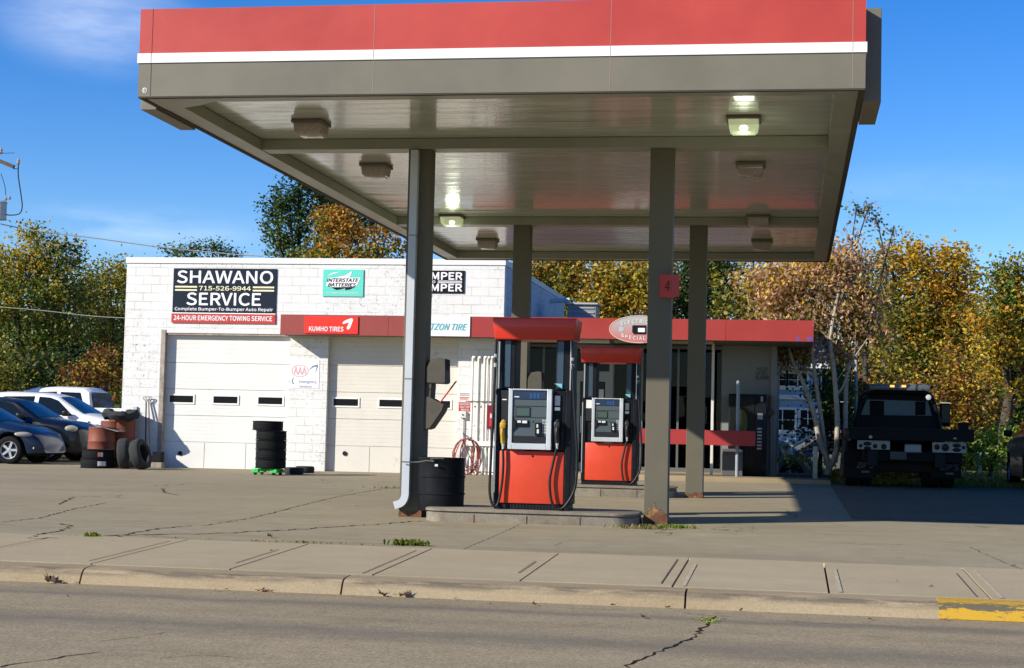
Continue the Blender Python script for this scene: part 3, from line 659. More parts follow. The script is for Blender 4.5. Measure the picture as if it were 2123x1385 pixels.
# ------------------------------------------------------------ rooftop unit
p0, p1 = at(1176, 657, Y=42), at(1236, 632, Y=42)
ac = thing('air_conditioner', 'low blue-grey louvred cooling unit on the store roof beside the garage wall', 'cooling unit', (p0.x+.4, 42, FZ1), world=True)
mb = MB().mat(mat('ac_case', (.30, .31, .30), .45, .3)); mb.box(p0.x, p1.x, 42, 42.7, FZ1-.035, p1.z, .01); cs = mb.build('case', None, ac)
mb = MB().mat(mat('ac_louvre', (.42, .42, .40), .4, .4))
for k in range(5): z = p1.z-.1-k*.12; mb.prism([(p0.x+.05, 41.97, z), (p0.x+.05, 41.999, z+.04), (p0.x+.05, 41.999, z-.005)], (p1.x-p0.x-.1, 0, 0))
mb.build('louvres', None, ac)
mb = MB().mat(mat('ac_top', (.5, .5, .47), .4, .3)); mb.box(p0.x-.05, p1.x+.05, 41.93, 42.75, p1.z, p1.z+.05, .01); mb.build('lid', None, ac)
p = at(1160, 625, Y=44); mb = MB().mat(M_BLOCKS); mb.tube([(GX1+.02, 44.2, p.z+.02), (p.x+.25, 44.2, p.z+.06)], .06, 8); mb.build('wall_vent', None, gar)
# ------------------------------------------------------------ signs on the garage
def sign(name, label, px0, py0, px1, py1, y, m, cat='sign', t=.025):
    a, b = at(px0, (py0+py1)/2, Y=y), at(px1, (py0+py1)/2, Y=y); u, l = at((px0+px1)/2, py0, Y=y), at((px0+px1)/2, py1, Y=y)
    s = thing(name, label, cat, ((a.x+b.x)/2, y, l.z), world=True)
    mb = MB().mat(m); mb.box(a.x, b.x, y-t, y-.001, l.z, u.z, .003); mb.build('panel', None, s)
    W, H = b.x-a.x, u.z-l.z
    def f(u0, u1, v0, v1): return a.x+W*u0, a.x+W*u1, l.z+H*(1-v1), l.z+H*(1-v0)   # fractions from the top left
    return s, f, y-t-.004
M_NAVY = mat('sign_navy', (.012, .020, .034), .6, spec=.12); M_SW = mat('sign_white', (.80, .80, .80), .5); M_SCR = mat('sign_cream', (.78, .73, .45), .5); M_SR = mat('sign_red', (.46, .045, .035), .5)
s, f, y = sign('service_sign', 'navy SHAWANO SERVICE signboard with a red towing strip above the left garage door', 359, 557, 573, 670, GY, M_NAVY)
a = f(0, 1, .832, 1); mb = MB().mat(M_SR); mb.box(a[0]-.012, a[1]+.0, y-.003, y+.003, a[2]-.005, a[3], 0); mb.build('red_strip', None, s)
a = f(0, 1, .815, .832); mb = MB().mat(M_SW); mb.box(a[0], a[1], y, y+.003, a[2], a[3]); mb.build('white_rule', None, s)
letters('SHAWANO', *f(.04, .965, .045, .27), y, M_SW, s, bold=.028); letters('715-526-9944', *f(.255, .755, .325, .405), y, M_SCR, s, bold=.03)
letters('SERVICE', *f(.14, .855, .45, .675), y, M_SW, s, bold=.028); letters('Complete Bumper-To-Bumper Auto Repair', *f(.025, .975, .715, .79), y, M_SW, s, bold=.02)
letters('24-HOUR EMERGENCY TOWING SERVICE', *f(.02, .97, .868, .955), y-.004, M_SW, s, bold=.028)
mb = MB().mat(M_SCR)
for u0, u1 in ((.02, .235), (.775, .98)):
    for v in (.325, .385): a = f(u0, u1, v, v+.03); mb.box(a[0], a[1], y, y+.003, a[2], a[3])
mb.build('rules', None, s)
M_TEAL = mat('sign_teal', (.12, .60, .47), .45); M_BLK = mat('sign_black', (.010, .010, .013), .6)
s, f, y = sign('battery_sign', 'small green INTERSTATE BATTERIES sign in the middle of the white block wall', 670, 559, 754, 615, GY, M_TEAL)
def fpoly(mb, f, pts, y, dz=0.):
    V = []
    for u, v in pts: a = f(u, u, v, v); V.append((a[0], y-dz, a[2]))
    mb.poly(V); return mb
mb = MB().mat(M_SW); fpoly(mb, f, [(.27, .31), (.55, .22), (.72, .05), (.66, .30), (.93, .30), (.83, .62), (.62, .72), (.33, .74), (.16, .62), (.08, .62), (.12, .31)], y); fpoly(mb, f, [(.10, .27), (.22, .13), (.45, .08), (.25, .17)], y); mb.build('swoosh', None, s)
mb = MB().mat(M_BLK); fpoly(mb, f, [(.20, .66), (.80, .64), (.66, .74), (.55, .76), (.56, .70), (.34, .76)], y, .002); mb.build('bolt', None, s)
letters('INTERSTATE', *f(.10, .88, .33, .46), y-.003, M_BLK, s, bold=.03, shear=.25); letters('BATTERIES', *f(.13, .82, .50, .63), y-.003, M_BLK, s, bold=.03, shear=.25)
letters('Outrageously Dependable', *f(.10, .88, .82, .92), y-.001, M_SW, s, shear=.2)
s, f, y = sign('repair_sign', 'black BUMPER TO BUMPER sign partly behind the front left canopy column', 858, 561, 963, 608, GY, M_BLK)
letters('BUMPER', *f(.03, .955, .09, .40), y, M_SW, s, bold=.05); letters('BUMPER', *f(.03, .955, .60, .91), y, M_SW, s, bold=.05); letters('TO', *f(.31, .43, .45, .555), y, M_SW, s, bold=.04)
mb = MB().mat(M_SW)
for v in (.45, .52):
    for u0, u1 in ((.48, .955), (.03, .27)): a = f(u0, u1, v, v+.035); mb.box(a[0], a[1], y, y+.003, a[2], a[3])
mb.build('rules', None, s)
M_KR = mat('sign_bright_red', (.72, .035, .02), .4)
s, f, y = sign('tire_brand_sign', 'bright red KUMHO TIRES sign with a white tick on the red fascia', 632, 656, 743, 692, 36.4, M_KR)
letters('KUMHO TIRES', *f(.09, .73, .60, .86), y, M_SW, s, bold=.03)
mb = MB().mat(M_SW); fpoly(mb, f, [(.71, .36), (.74, .26), (.84, .12), (.89, .10), (.905, .20), (.86, .62), (.83, .74), (.80, .74), (.79, .64), (.835, .34), (.76, .40), (.72, .43)], y); mb.build('tick_mark', None, s)
M_PB = mat('sign_pale', (.72, .76, .78), .4); M_CY = mat('sign_cyan', (.08, .42, .46), .5)
s, f, y = sign('tire_dealer_sign', 'pale METZON TIRE sign half hidden behind the front left column', 842, 655, 975, 697, 36.4, M_PB)
letters('METZON TIRE', *f(.22, .955, .38, .70), y, M_CY, s, bold=.02, shear=.35)
# roadside assistance emblem on the pillar
s, f, y = sign('assistance_sign', 'white AAA Emergency Services sign on the pillar between the garage doors', 603, 745, 662, 805, GY, mat('sign_plain_white', (.80, .80, .80), .6), t=.008)
M_PK = mat('faded_red', (.75, .45, .45), .7); M_FB = mat('faded_blue', (.17, .22, .32), .7)
mb = MB().mat(M_PK); n = 28
E1 = [(.32+.30*math.cos(2*PI*k/n), .40+.22*math.sin(2*PI*k/n)) for k in range(n)]; E2 = [(.32+.265*math.cos(2*PI*k/n), .40+.185*math.sin(2*PI*k/n)) for k in range(n)]
for k in range(n): fpoly(mb, f, [E1[k], E1[(k+1) % n], E2[(k+1) % n], E2[k]], y)
mb.build('oval', None, s); letters('AAA', *f(.10, .54, .27, .53), y, M_PK, s, bold=.02)
mb = MB().mat(M_FB); fpoly(mb, f, [(.62, .38), (.76, .22), (.93, .17), (.95, .23), (.90, .38), (.85, .48), (.90, .30), (.90, .24), (.78, .27)], y); fpoly(mb, f, [(.13, .60), (.04, .72), (.06, .84), (.16, .88), (.09, .80), (.08, .73)], y); mb.build('arc', None, s)
letters('Emergency', *f(.30, .93, .72, .86), y, M_FB, s, shear=.25); letters('Services', *f(.30, .76, .88, .98), y, M_FB, s, shear=.25)
# oval sign on the fascia
c = at(1326, 683, Y=36.4); rx, rz_ = .66, .30
s = thing('oval_sign', 'oval grey and pink ELECTRICAL SPECIALIST sign with a battery picture on the store fascia', 'sign', (c.x, 36.4, c.z-rz_), world=True)
g = G('oval_blend'); zz = g.n('ShaderNodeSeparateXYZ', 2, i0=g.co); g.put(g.mix(g.rng(zz, .1, .5), (.52, .16, .17), (.40, .40, .40)), g.b.inputs['Base Color']); g.b.inputs['Roughness'].default_value = .4
mb = MB().mat(g.m); mb.prism([(c.x+rx*math.cos(2*PI*k/40), 36.37, c.z+rz_*math.sin(2*PI*k/40)) for k in range(40)], (0, .028, 0)); mb.build('panel', None, s)
mb = MB().mat(mat('oval_rim', (.6, .45, .35), .5)); mb.tube([(c.x+rx*math.cos(2*PI*k/40), 36.372, c.z+rz_*math.sin(2*PI*k/40)) for k in range(41)], .011, 5); mb.build('rim', None, s)
letters('ELECTRICAL', c.x-.41, c.x+.36, c.z+.14, c.z+.215, 36.364, M_SW, s, bold=.015, arc=.06, space=1.1); letters('SPECIALIST', c.x-.40, c.x+.36, c.z-.235, c.z-.16, 36.364, M_SW, s, bold=.015, arc=-.07, space=1.1)
mb = MB().mat(M_BLK); mb.box(c.x-.12, c.x+.15, 36.362, 36.369, c.z-.11, c.z+.09); mb.prism([(c.x-.16, 36.363, c.z-.06), (c.x-.121, 36.363, c.z-.11), (c.x-.121, 36.363, c.z+.09), (c.x-.16, 36.363, c.z+.08)], (0, .005, 0)); mb.mat(M_SW); mb.box(c.x-.03, c.x+.12, 36.359, 36.3615, c.z-.06, c.z+.03); mb.build('battery_picture', None, s)
mb = MB().mat(mat('globe_teal', (.36, .46, .50), .5)); mb.lathe([(0, .001), (.06, 0)], 18, Matrix.Translation((c.x-.40, 36.366, c.z)) @ Matrix.Rotation(PI/2, 4, 'X')); mb.build('globe_emblem', None, s)
# ------------------------------------------------------------ pump islands
g = G('island_concrete'); n1 = g.noise(4, 6, .7); n2 = g.noise(60, 3)
zf = g.n('ShaderNodeSeparateXYZ', 2, i0=g.co)
c = g.mix(g.rng(n1, .35, .7), (.24, .215, .165), (.14, .115, .085)); c = g.mix(g.rng(g.noise(7, 5, .7, g.map((1, 1, 5))), .56, .68, 0, .8), c, (.24, .13, .06)); c = g.mix(.6, c, g.mix(1., c, g.rng(n2, .3, .7, .7, 1.25), 'MULTIPLY'))
g.put(c, g.b.inputs['Base Color']); g.b.inputs['Roughness'].default_value = .9; g.bump(g.math('ADD', n1, n2), .5, .01); M_ISL = g.m
def island(x0, x1, y0, y1, z1, lab):
    zb = gz((x0+x1)/2, y0)-.06; r = .28
    t = thing('pump_island', lab, 'pump island', ((x0+x1)/2, (y0+y1)/2, zb), world=True, group='raised concrete pump islands')
    def ring(e):
        P = []
        for cx, cy, a0 in ((x1-r, y1-r, 0), (x0+r, y1-r, PI/2), (x0+r, y0+r, PI), (x1-r, y0+r, 1.5*PI)):
            P += [(cx+(r+e)*math.cos(a0+k*PI/12), cy+(r+e)*math.sin(a0+k*PI/12)) for k in range(7)]
        return P
    mb = MB().mat(M_ISL); lv = [(0, zb), (0, z1-.055), (-.02, z1-.045), (-.02, z1-.035), (.012, z1-.03), (.012, z1-.006), (.0, z1)]
    rings = [[mb.bm.verts.new((a, b, z)) for a, b in ring(e)] for e, z in lv]
    for p, q in zip(rings, rings[1:]):
        for k in range(len(p)): mb.bm.faces.new((p[k], p[(k+1) % len(p)], q[(k+1) % len(p)], q[k]))
    mb.bm.faces.new(rings[-1]); mb.build('base', None, t, sm=30)
    mb = MB().mat(M_GAP)
    for k in range(1, 4): x = x0+(x1-x0)*k/4; mb.box(x-.005, x+.005, y0-.003, y0, zb, z1-.06)
    mb.build('joint', None, t)
    return t
ZI1 = .70; ZI2 = .80
island(-4.42, -1.84, 19.72, 20.95, ZI1, 'raised concrete island with rounded ends under the nearer fuel pump')
island(-4.35, -1.93, 27.6, 28.75, ZI2, 'raised concrete island under the farther fuel pump')
# ------------------------------------------------------------ fuel pump, local coordinates (front faces -y)
M_PRED = mat('pump_red', (.56, .055, .022), .42, nz=(2, .08), dirt=((.35, .05, .03), 5, .72)); M_PHOOD = mat('pump_hood_red', (.52, .03, .015), .35, nz=(2, .06), coat=.2)
M_PBLK = mat('pump_black', (.009, .010, .013), .42, nz=(5, .2)); M_PSIL = mat('pump_silver', (.62, .63, .64), .35, .5, nz=(4, .05)); M_PGRY = mat('pump_grey', (.065, .085, .095), .4); M_PDK = mat('pump_dark_grey', (.02, .023, .026), .5)
M_PLG = mat('pump_light_grey', (.35, .36, .35), .5); M_LCD = mat('lcd_green', (.055, .09, .075), .25); M_LBL = mat('label_white', (.6, .6, .58), .6); M_HOSE = mat('hose_rubber', (.012, .013, .015), .42, spec=.25); M_STEEL = mat('fitting_steel', (.6, .6, .58), .3, .8)
M_YEL = mat('nozzle_yellow', (.42, .26, .03), .45, nz=(15, .3)); M_NOZ = mat('nozzle_black', (.03, .03, .03), .4); M_BLU = mat('display_navy', (.015, .03, .07), .15)
def nozzle(parent, x, y, z, m):
    mb = MB().mat(m); P = [(x, y-.03, z+.14), (x-.005, y-.075, z+.10), (x-.005, y-.08, z+.02), (x, y-.06, z-.07), (x, y-.045, z-.12)]
    mb.tube(catmull(P, 5), [.026]*6+[.034]*8+[.026]*7 if False else .030, 10)
    mb.box(x-.035, x+.035, y-.12, y-.05, z+.055, z+.13, .015); mb.tube(catmull([(x, y-.12, z+.06), (x, y-.13, z-.02), (x, y-.085, z-.09)], 4), .009, 6)
    mb.tube([(x, y-.03, z+.14), (x, y+.03, z+.10)], .014, 8)
    o = mb.build('nozzle', None, parent, sm=40); mb = MB().mat(M_STEEL); mb.tube([(x, y-.045, z-.12), (x, y-.045, z-.155)], .021, 10); mb.tube([(x, y-.045, z-.155), (x, y-.045, z-.20)], .016, 10); mb.build('swivel', None, o, sm=40)
def pump(loc, label, yellow=True):
    t = thing('fuel_pump', label, 'fuel pump', loc, group='red fuel pumps under the canopy')
    mb = MB().mat(M_PHOOD); W1, W0 = .525, .49
    mb.prism([(-W0, -.26, 2.08), (W0, -.26, 2.08), (W1, -.30, 2.35), (-W1, -.30, 2.35)], (0, .02, 0))
    vs = [(-W0, -.275, 2.08), (W0, -.275, 2.08), (W0, .275, 2.08), (-W0, .275, 2.08), (-W1, -.29, 2.35), (W1, -.29, 2.35), (W1, .29, 2.35), (-W1, .29, 2.35)]
    mb = MB().mat(M_PHOOD); V = [mb.bm.verts.new(v) for v in vs]; fs = [mb.bm.faces.new([V[i] for i in f]) for f in ((3, 2, 1, 0), (4, 5, 6, 7), (0, 1, 5, 4), (1, 2, 6, 5), (2, 3, 7, 6), (3, 0, 4, 7))]
    bmesh.ops.bevel(mb.bm, geom=list(mb.bm.edges), offset=.018, segments=3, affect='EDGES', profile=.5); mb.build('hood', None, t, sm=35)
    mb = MB().mat(M_PBLK); mb.box(-.46, .46, -.22, .22, .0, .07); mb.mat(M_PDK)
    for k in range(22): mb.box(-.42+k*.04, -.405+k*.04, -.225, -.22, .012, .06)
    mb.build('plinth', None, t)
    for s_, a, b in ((-1, -.47, -.235), (1, .27, .48)):
        mb = MB().mat(M_PBLK); mb.box(a, b, -.19, .19, 1.47, 2.10, .012); mb.mat(MATS.get('pump_steel_blue') or mat('pump_steel_blue', (.05, .08, .11), .3, .3)); 
        mb.box(a+.10 if s_ < 0 else a+.015, a+.17 if s_ < 0 else a+.09, -.197, -.191, 1.5, 2.07); mb.build('post', None, t)
    mb = MB().mat(M_PBLK); mb.box(-.47, -.405, -.24, .24, .07, 1.47, .01); mb.box(.40, .48, -.24, .24, .07, 1.47, .012); mb.box(-.404, .399, -.20, .20, .72, 1.46, .008); mb.build('frame', None, t)
    mb = MB().mat(M_STEEL); mb.box(-.455, -.435, -.197, -.191, 1.48, 2.06); mb.box(-.468, -.452, -.246, -.24, .2, 1.4); mb.build('edge_strip', None, t)
    mb = MB().mat(M_PRED); mb.box(-.402, .398, -.243, .0, .075, .715, .012); mb.box(-.402, .398, .003, .24, .075, .715, .012)
    rp = mb.build('lower_panel', None, t, sm=35); mb = MB().mat(M_PBLK); mb.lathe([(0, 0), (.014, 0), (.012, .006), (0, .008)], 12, Matrix.Translation((.01, -.243, .655)) @ Matrix.Rotation(PI/2, 4, 'X')); mb.build('key_lock', None, rp)
    mb = MB().mat(M_PDK); mb.box(-.402, -.30, -.235, -.203, 1.08, 1.455, .006); mb.mat(M_LBL); mb.box(-.385, -.33, -.238, -.235, 1.335, 1.348); mb.build('side_panel', None, t)
    mb = MB().mat(M_PBLK); mb.box(-.402, -.30, -.205, -.201, .73, 1.075); mb.build('nozzle_boot', None, t)
    # payment head
    mb = MB().mat(M_PSIL); x0, x1, z0, z1 = -.29, .245, .735, 1.475; y0 = -.33
    for a, b, c_, d in ((x0, x0+.05, z0, z1), (x1-.06, x1, z0, z1), (x0+.05, x1-.06, z0, z0+.075), (x0+.05, x1-.06, z1-.018, z1)): mb.box(a, b, y0, -.202, c_, d, .006)
    mb.mat(M_PGRY); mb.box(x0+.05, x1-.06, y0+.02, -.203, z0+.075, z1-.018)
    hd = mb.build('payment_head', None, t)
    fy = y0+.02
    mb = MB().mat(M_BLU); mb.box(x0+.06, x1-.07, fy-.012, fy-.001, z1-.125, z1-.03, .003); sc_ = mb.build('price_display', None, hd); mb = MB().mat(mat('display_blue', (.02, .07, .20), .3)); 
    for k in range(3): mb.box(-.03+k*.045, .0+k*.045, fy-.014, fy-.0125, z1-.115, z1-.05)
    mb.mat(M_LBL); mb.box(x0+.07, x0+.13, fy-.014, fy-.0125, z1-.105, z1-.092); mb.build('digits', None, sc_)
    mb = MB().mat(M_PDK); mb.box(x0+.05, x1-.06, fy-.004, fy-.001, z1-.215, z1-.207); mb.build('panel_groove', None, hd); mb = MB().mat(M_PDK); mb.box(x0+.05, x1-.06, fy-.004, fy-.001, z1-.35, z1-.344); mb.build('panel_groove', None, hd); mb = MB().mat(M_PDK); mb.box(x0+.055, x1-.065, fy-.006, fy-.001, z0+.08, z0+.165, .002); mb.build('receipt_tray', None, hd); mb = MB().mat(M_PDK); mb.box(x0+.09, x0+.27, fy-.008, fy-.001, z1-.34, z1-.225); mb.mat(M_LCD); mb.box(x0+.10, x0+.26, fy-.011, fy-.0085, z1-.33, z1-.235); mb.build('screen', None, hd)
    mb = MB().mat(M_PBLK); mb.prism([(x0+.055, fy-.001, z0+.20), (x0+.055, fy-.001, z0+.40), (x0+.10, fy-.03, z0+.30)], (.0, -.004, 0)); mb.build('reader_hood', None, hd); mb = MB().mat(M_PBLK); mb.box(x0+.10, x0+.25, fy-.02, fy-.001, z0+.28, z0+.36, .004); mb.mat(M_LBL); mb.box(x0+.115, x0+.16, fy-.023, fy-.0205, z0+.325, z0+.352); mb.box(x0+.175, x0+.235, fy-.023, fy-.0205, z0+.32, z0+.352); mb.build('card_reader', None, hd)
    mb = MB().mat(M_PBLK); mb.box(x1-.20, x1-.12, fy-.03, fy-.001, z0+.175, z0+.33, .004); mb.mat(M_LBL); mb.box(x1-.175, x1-.15, fy-.033, fy-.0305, z0+.20, z0+.25); mb.box(x1-.18, x1-.16, fy-.033, fy-.0305, z0+.27, z0+.31); mb.build('receipt_printer', None, hd)
    mb = MB().mat(M_PLG)
    for i in range(2):
        for j in range(5): mb.box(x1-.115+i*.028, x1-.094+i*.028, fy-.006, fy-.001, z0+.2+j*.036, z0+.225+j*.036)
    mb.build('keypad', None, hd); mb = MB().mat(M_PBLK); mb.lathe([(0, 0), (.012, 0), (0, .006)], 10, Matrix.Translation((.02, fy-.001, z1-.40)) @ Matrix.Rotation(PI/2, 4, 'X')); mb.build('lock', None, hd)
    mb = MB().mat(M_PBLK); mb.box(.248, .399, -.235, -.203, .73, 1.46, .006); mb.mat(M_LBL); mb.box(.27, .335, -.239, -.2355, 1.28, 1.40); mb.mat(M_STEEL); mb.box(.27, .335, -.239, -.2355, 1.22, 1.26); mb.build('side_panel', None, t)
    mb = MB().mat(mat('teal_sticker', (.15, .45, .5), .4)); mb.prism([(.255, -.2035, 1.55), (.35, -.2035, 1.55), (.35, -.2035, 1.49)], (0, -.003, 0)); mb.build('sticker', None, t)
    (nozzle(t, -.355, -.24, .93, M_YEL) if yellow else None); nozzle(t, .315, -.24, .95, M_NOZ)
    y = -.285
    mb = MB().mat(M_HOSE); h1 = catmull([(-.475, -.25, 2.08), (-.478, -.26, 1.75), (-.485, y, 1.2), (-.50, y, .6), (-.505, y-.01, .22), (-.46, y-.02, .05), (-.40, y-.02, .06), (-.36, y, .28), (-.345, y, .52), (-.352, y, .735)], 8)
    if yellow:
        mb.tube(h1, .0165, 8); h = mb.build('hose', None, t, sm=60); mb = MB().mat(M_STEEL)
        for za, zb_ in ((1.86, 1.90), (1.74, 1.79)): mb.tube([(-.478, -.256, za), (-.478, -.258, zb_)], .022, 10)
        mb.build('coupling', None, h, sm=60)
    mb = MB().mat(M_HOSE); h2 = catmull([(.47, -.25, 2.08), (.475, -.26, 1.9), (.49, y, 1.65), (.53, y, 1.1), (.565, y, .65), (.55, y-.01, .30), (.46, y-.02, .10), (.36, y-.02, .0+.02), (.27, y-.02, .10), (.235, y-.01, .35), (.27, y, .58), (.312, y, .76)], 8)
    mb.tube(h2, .0165, 8); h = mb.build('hose', None, t, sm=60); mb = MB().mat(M_STEEL)
    for za, zb_, r_ in ((1.83, 1.87, .022), (1.73, 1.79, .024)): mb.tube([(.477, -.262, za), (.482, -.268, zb_)], r_, 10)
    mb.build('coupling', None, h, sm=60)
    mb = MB().mat(M_STEEL); mb.tube([(.45, -.21, 2.08), (.45, -.21, 1.2)], .006, 6); mb.build('cable', None, t)
    return t
pump((at(1104, 990, Y=20.15).x, 20.3, ZI1), 'nearer red fuel pump with a yellow nozzle on its left side')
p2_ = pump((at(1262, 980, Y=28.2).x, 28.35, ZI2), 'farther red fuel pump with a black nozzle and white label', False)
mb = MB().mat(M_LBL); mb.box(-.40, -.305, -.242, -.238, 1.30, 1.44); mb.build('label_sheet', None, p2_)
# ------------------------------------------------------------ windshield service units
M_WG = mat('unit_grey', (.075, .068, .052), .6, nz=(6, .15)); M_WD = mat('unit_dark', (.02, .02, .02), .7)
def service_unit(x, y, z, label, squee=True):
    t = thing('window_wash_unit', label, 'wash station', (x, y, z), group='window washing units on the canopy columns')
    # profile seen from the front (x to the right of the column, z up), extruded in depth
    def hull(name, P, y0, y1, m=M_WG):
        mb = MB().mat(m); mb.prism([(a, y0, b) for a, b in P], (0, y1-y0, 0), .008); return mb.build(name, None, t, sm=30)
    S = 1/167.
    def q(px, py): return ((px-872)*S, (890-py)*S)
    hull('dispenser', [q(882, 792), q(882, 760), q(893, 741), q(912, 738), q(923, 740), q(925, 790), q(920, 793)], -.15, .15)
    mb = MB().mat(M_WD); a, b = q(914, 741), q(923, 787); mb.box(a[0], b[0]+.006, -.12, .12, b[1], a[1], .004); mb.build('towel_slot', None, t)
    hull('back_plate', [q(873, 888), q(882, 792), q(895, 792), q(893, 826), q(888, 845)], -.13, .13, M_WG)
    hull('wash_bucket', [q(873, 888), q(876, 820), q(886, 820), q(923, 838), q(918, 852), q(894, 888), q(884, 891)], -.15, .15)
    mb = MB().mat(M_WD); P = [q(888, 824), q(915, 837)]; mb.prism([(P[0][0], -.12, P[0][1]+.006), (P[1][0], -.12, P[1][1]+.008), (P[1][0], .12, P[1][1]+.008), (P[0][0], .12, P[0][1]+.006)], (.001, 0, .004)); mb.build('bucket_opening', None, t)
    if squee:
        sq = thing('squeegee', 'red handled squeegee standing in the grey wash unit on the left column', 'squeegee', (x, y, z), world=False)
        mb = MB().mat(mat('squeegee_red', (.55, .02, .03), .4)); a, b = q(908, 836), q(945, 786); mb.tube([(a[0], -.05, a[1]), (b[0], -.05, b[1])], .011, 8); mb.build('handle', None, sq, sm=60)
        mb = MB().mat(mat('squeegee_black', (.02, .02, .02), .6)); mb.box(a[0]-.02, a[0]+.012, -.11, .01, a[1]-.03, a[1]+.004, .003); mb.build('blade', None, sq)
    return t
zc = at(880, 890, Y=20.6).z
service_unit(-4.74+CW-.05, 20.62, zc, 'dark grey window wash unit with a red squeegee on the front left canopy column')
service_unit(-4.64+CW-.05, 28.12, at(1100, 880, Y=28.1).z, 'grey window wash unit on the rear left canopy column behind the nearer pump', False)
# ------------------------------------------------------------ barrel tied to the column
def barrel_mesh(m, r, h, mb=None, wob=0., seg=36):
    mb = MB().mat(m)
    prof = [(0, .012), (r*.93, .012), (r*.97, .0), (r, .02), (r*1.0, h*.30), (r*1.03, h*.315), (r*1.03, h*.335), (r*1.0, h*.35), (r*1.0, h*.62), (r*1.03, h*.635), (r*1.03, h*.655), (r, h*.67), (r*.985, h*.96), (r*1.01, h*.985), (r*.99, h), (r*.94, h), (r*.93, h*.9), (r*.92, .1), (0, .1)]
    mb.lathe(prof, seg)
    for v in mb.bm.verts:
        a = math.atan2(v.co.y, v.co.x); k = 1+wob*math.sin(2*a+.7)*v.co.z/h+wob*.5*math.sin(3*a+v.co.z*4); v.co.x *= k; v.co.y *= k
    return mb
M_BAR = mat('barrel_black', (.009, .010, .012), .5, nz=(3, .3), dirt=((.03, .03, .03), 4, .66))
zb = gz(-4.3, 20.5); p = at(918, 1050, Y=20.35)
br = thing('waste_barrel', 'dented black steel barrel used as a bin beside the front left column', 'barrel', (-4.34, 20.42, ZI1-.06))
barrel_mesh(M_BAR, .285, .665, wob=.035).build('drum', None, br, sm=35)
mb = MB().mat(M_LBL); a_ = R(-101); mb.box(-.02, .02, -.315, -.30, .555, .585, .004); mb.build('tag', None, br)
cd = thing('tie_cord', 'dark cord tying the black barrel to the front left column', 'cord', (-4.34, 20.4, 1.2), world=True)
mb = MB().mat(mat('cord_dark', (.08, .08, .08), .8)); P = [at(832, 957, Y=20.30), at(845, 958, Y=20.28), at(866, 958, Y=20.28), at(885, 955, Y=20.15), at(900, 957, Y=20.11), at(893, 951, Y=20.11), at(905, 950, Y=20.1), at(920, 951, Y=20.1)]
mb.tube(catmull(P, 6), .008, 6); mb.build('cord', None, cd, sm=60)
# ------------------------------------------------------------ tyres
M_TYRE = mat('tyre_rubber', (.012, .0125, .013), .8, nz=(20, .3), bump=(60, .3, .004)); M_TYRE2 = mat('tyre_rubber_worn', (.030, .032, .031), .9, nz=(8, .3)); M_TYWALL = mat('tyre_sidewall', (.010, .010, .010), .8)
def tyre_me(Ro=.335, Ri=.205, W=.21, m=M_TYRE, groove=True, name='tyre', seg=44, lugs=True):
    h = W/2; P = []
    P += [(Ri, -h*.72), (Ri+.012, -h*.9), (Ri+.05, -h), (Ro-.065, -h*1.0), (Ro-.03, -h*.93), (Ro-.012, -h*.80)]
    if groove:
        for c in (-.36, -.12, .12, .36): P += [(Ro-.05*c*c, (c-.03)*2*h), (Ro-.009-.05*c*c, (c-.02)*2*h), (Ro-.009-.05*c*c, (c+.02)*2*h), (Ro-.05*c*c, (c+.03)*2*h)]
    else: P += [(Ro, -h*.5), (Ro+.002, 0), (Ro, h*.5)]
    P += [(Ro-.012, h*.80), (Ro-.03, h*.93), (Ro-.065, h*1.0), (Ri+.05, h), (Ri+.012, h*.9), (Ri, h*.72), (Ri+.03, h*.6), (Ro-.03, h*.6), (Ro-.03, -h*.6), (Ri+.03, -h*.6)]
    mb = MB().mat(m); mb.lathe(P, seg, close=True)
    if lugs and groove:
        for k in range(seg*2):
            a = 2*PI*k/(seg*2); Mx = Matrix.Rotation(a, 4, 'Z') @ Matrix.Translation((Ro-.006, 0, 0))
            for s_ in (-1, 1): mb.box(-.012, .010, -.009, .006, min(s_*h*.72, s_*h*.96), max(s_*h*.72, s_*h*.96), 0, Mx)
    return mb.mesh(name, 32)
TY = tyre_me(); TYW = tyre_me(.34, .2, .24, M_TYRE2, False, 'worn_tyre')
def tyre(loc, rot, label, group=None, me=TY, sc=1.):
    o = bpy.data.objects.new('tyre', me); COL.objects.link(o); o.location = loc; o.rotation_euler = rot; o.scale = (sc, sc, sc)
    tagit(o, label, 'tyre', group); return o
# stack on the green dolly
SYk = 33.8; sx0 = at(556, 980, Y=SYk).x; zs = gz(sx0, SYk)
dl = thing('tyre_dolly', 'bright green wheeled dolly carrying the stack of black tyres', 'dolly', (sx0, SYk, zs))
M_GREEN = mat('dolly_green', (.04, .55, .09), .45)
mb = MB().mat(M_GREEN)
for a in (0, PI/2): mb.box(-.33, .33, -.06, .06, .085, .13, .01, Matrix.Rotation(a+.75, 4, 'Z'))
mb.build('cross_frame', None, dl)
for k in range(4):
    a = .75+k*PI/2; Mx = Matrix.Translation((.29*math.cos(a), .29*math.sin(a), 0))
    mb = MB().mat(M_GREEN); mb.box(-.07, .07, -.06, .06, .05, .128, .01, Mx); fo = mb.build('foot', None, dl); mb = MB().mat(M_BLK); mb.lathe([(0, -.015), (.035, -.015), (.035, .015), (0, .015)], 14, Mx @ Matrix.Translation((0, -.02, .035)) @ Matrix.Rotation(PI/2, 4, 'X')); mb.build('caster', None, fo)
z = zs+.135+.105; offs = [(.01, 0), (-.005, .01), (.0, 0), (.02, .01), (-.0, 0), (-.03, .02)]; nm = ['lowest', 'second lowest', 'third from the bottom', 'third from the top', 'second from the top', 'topmost']
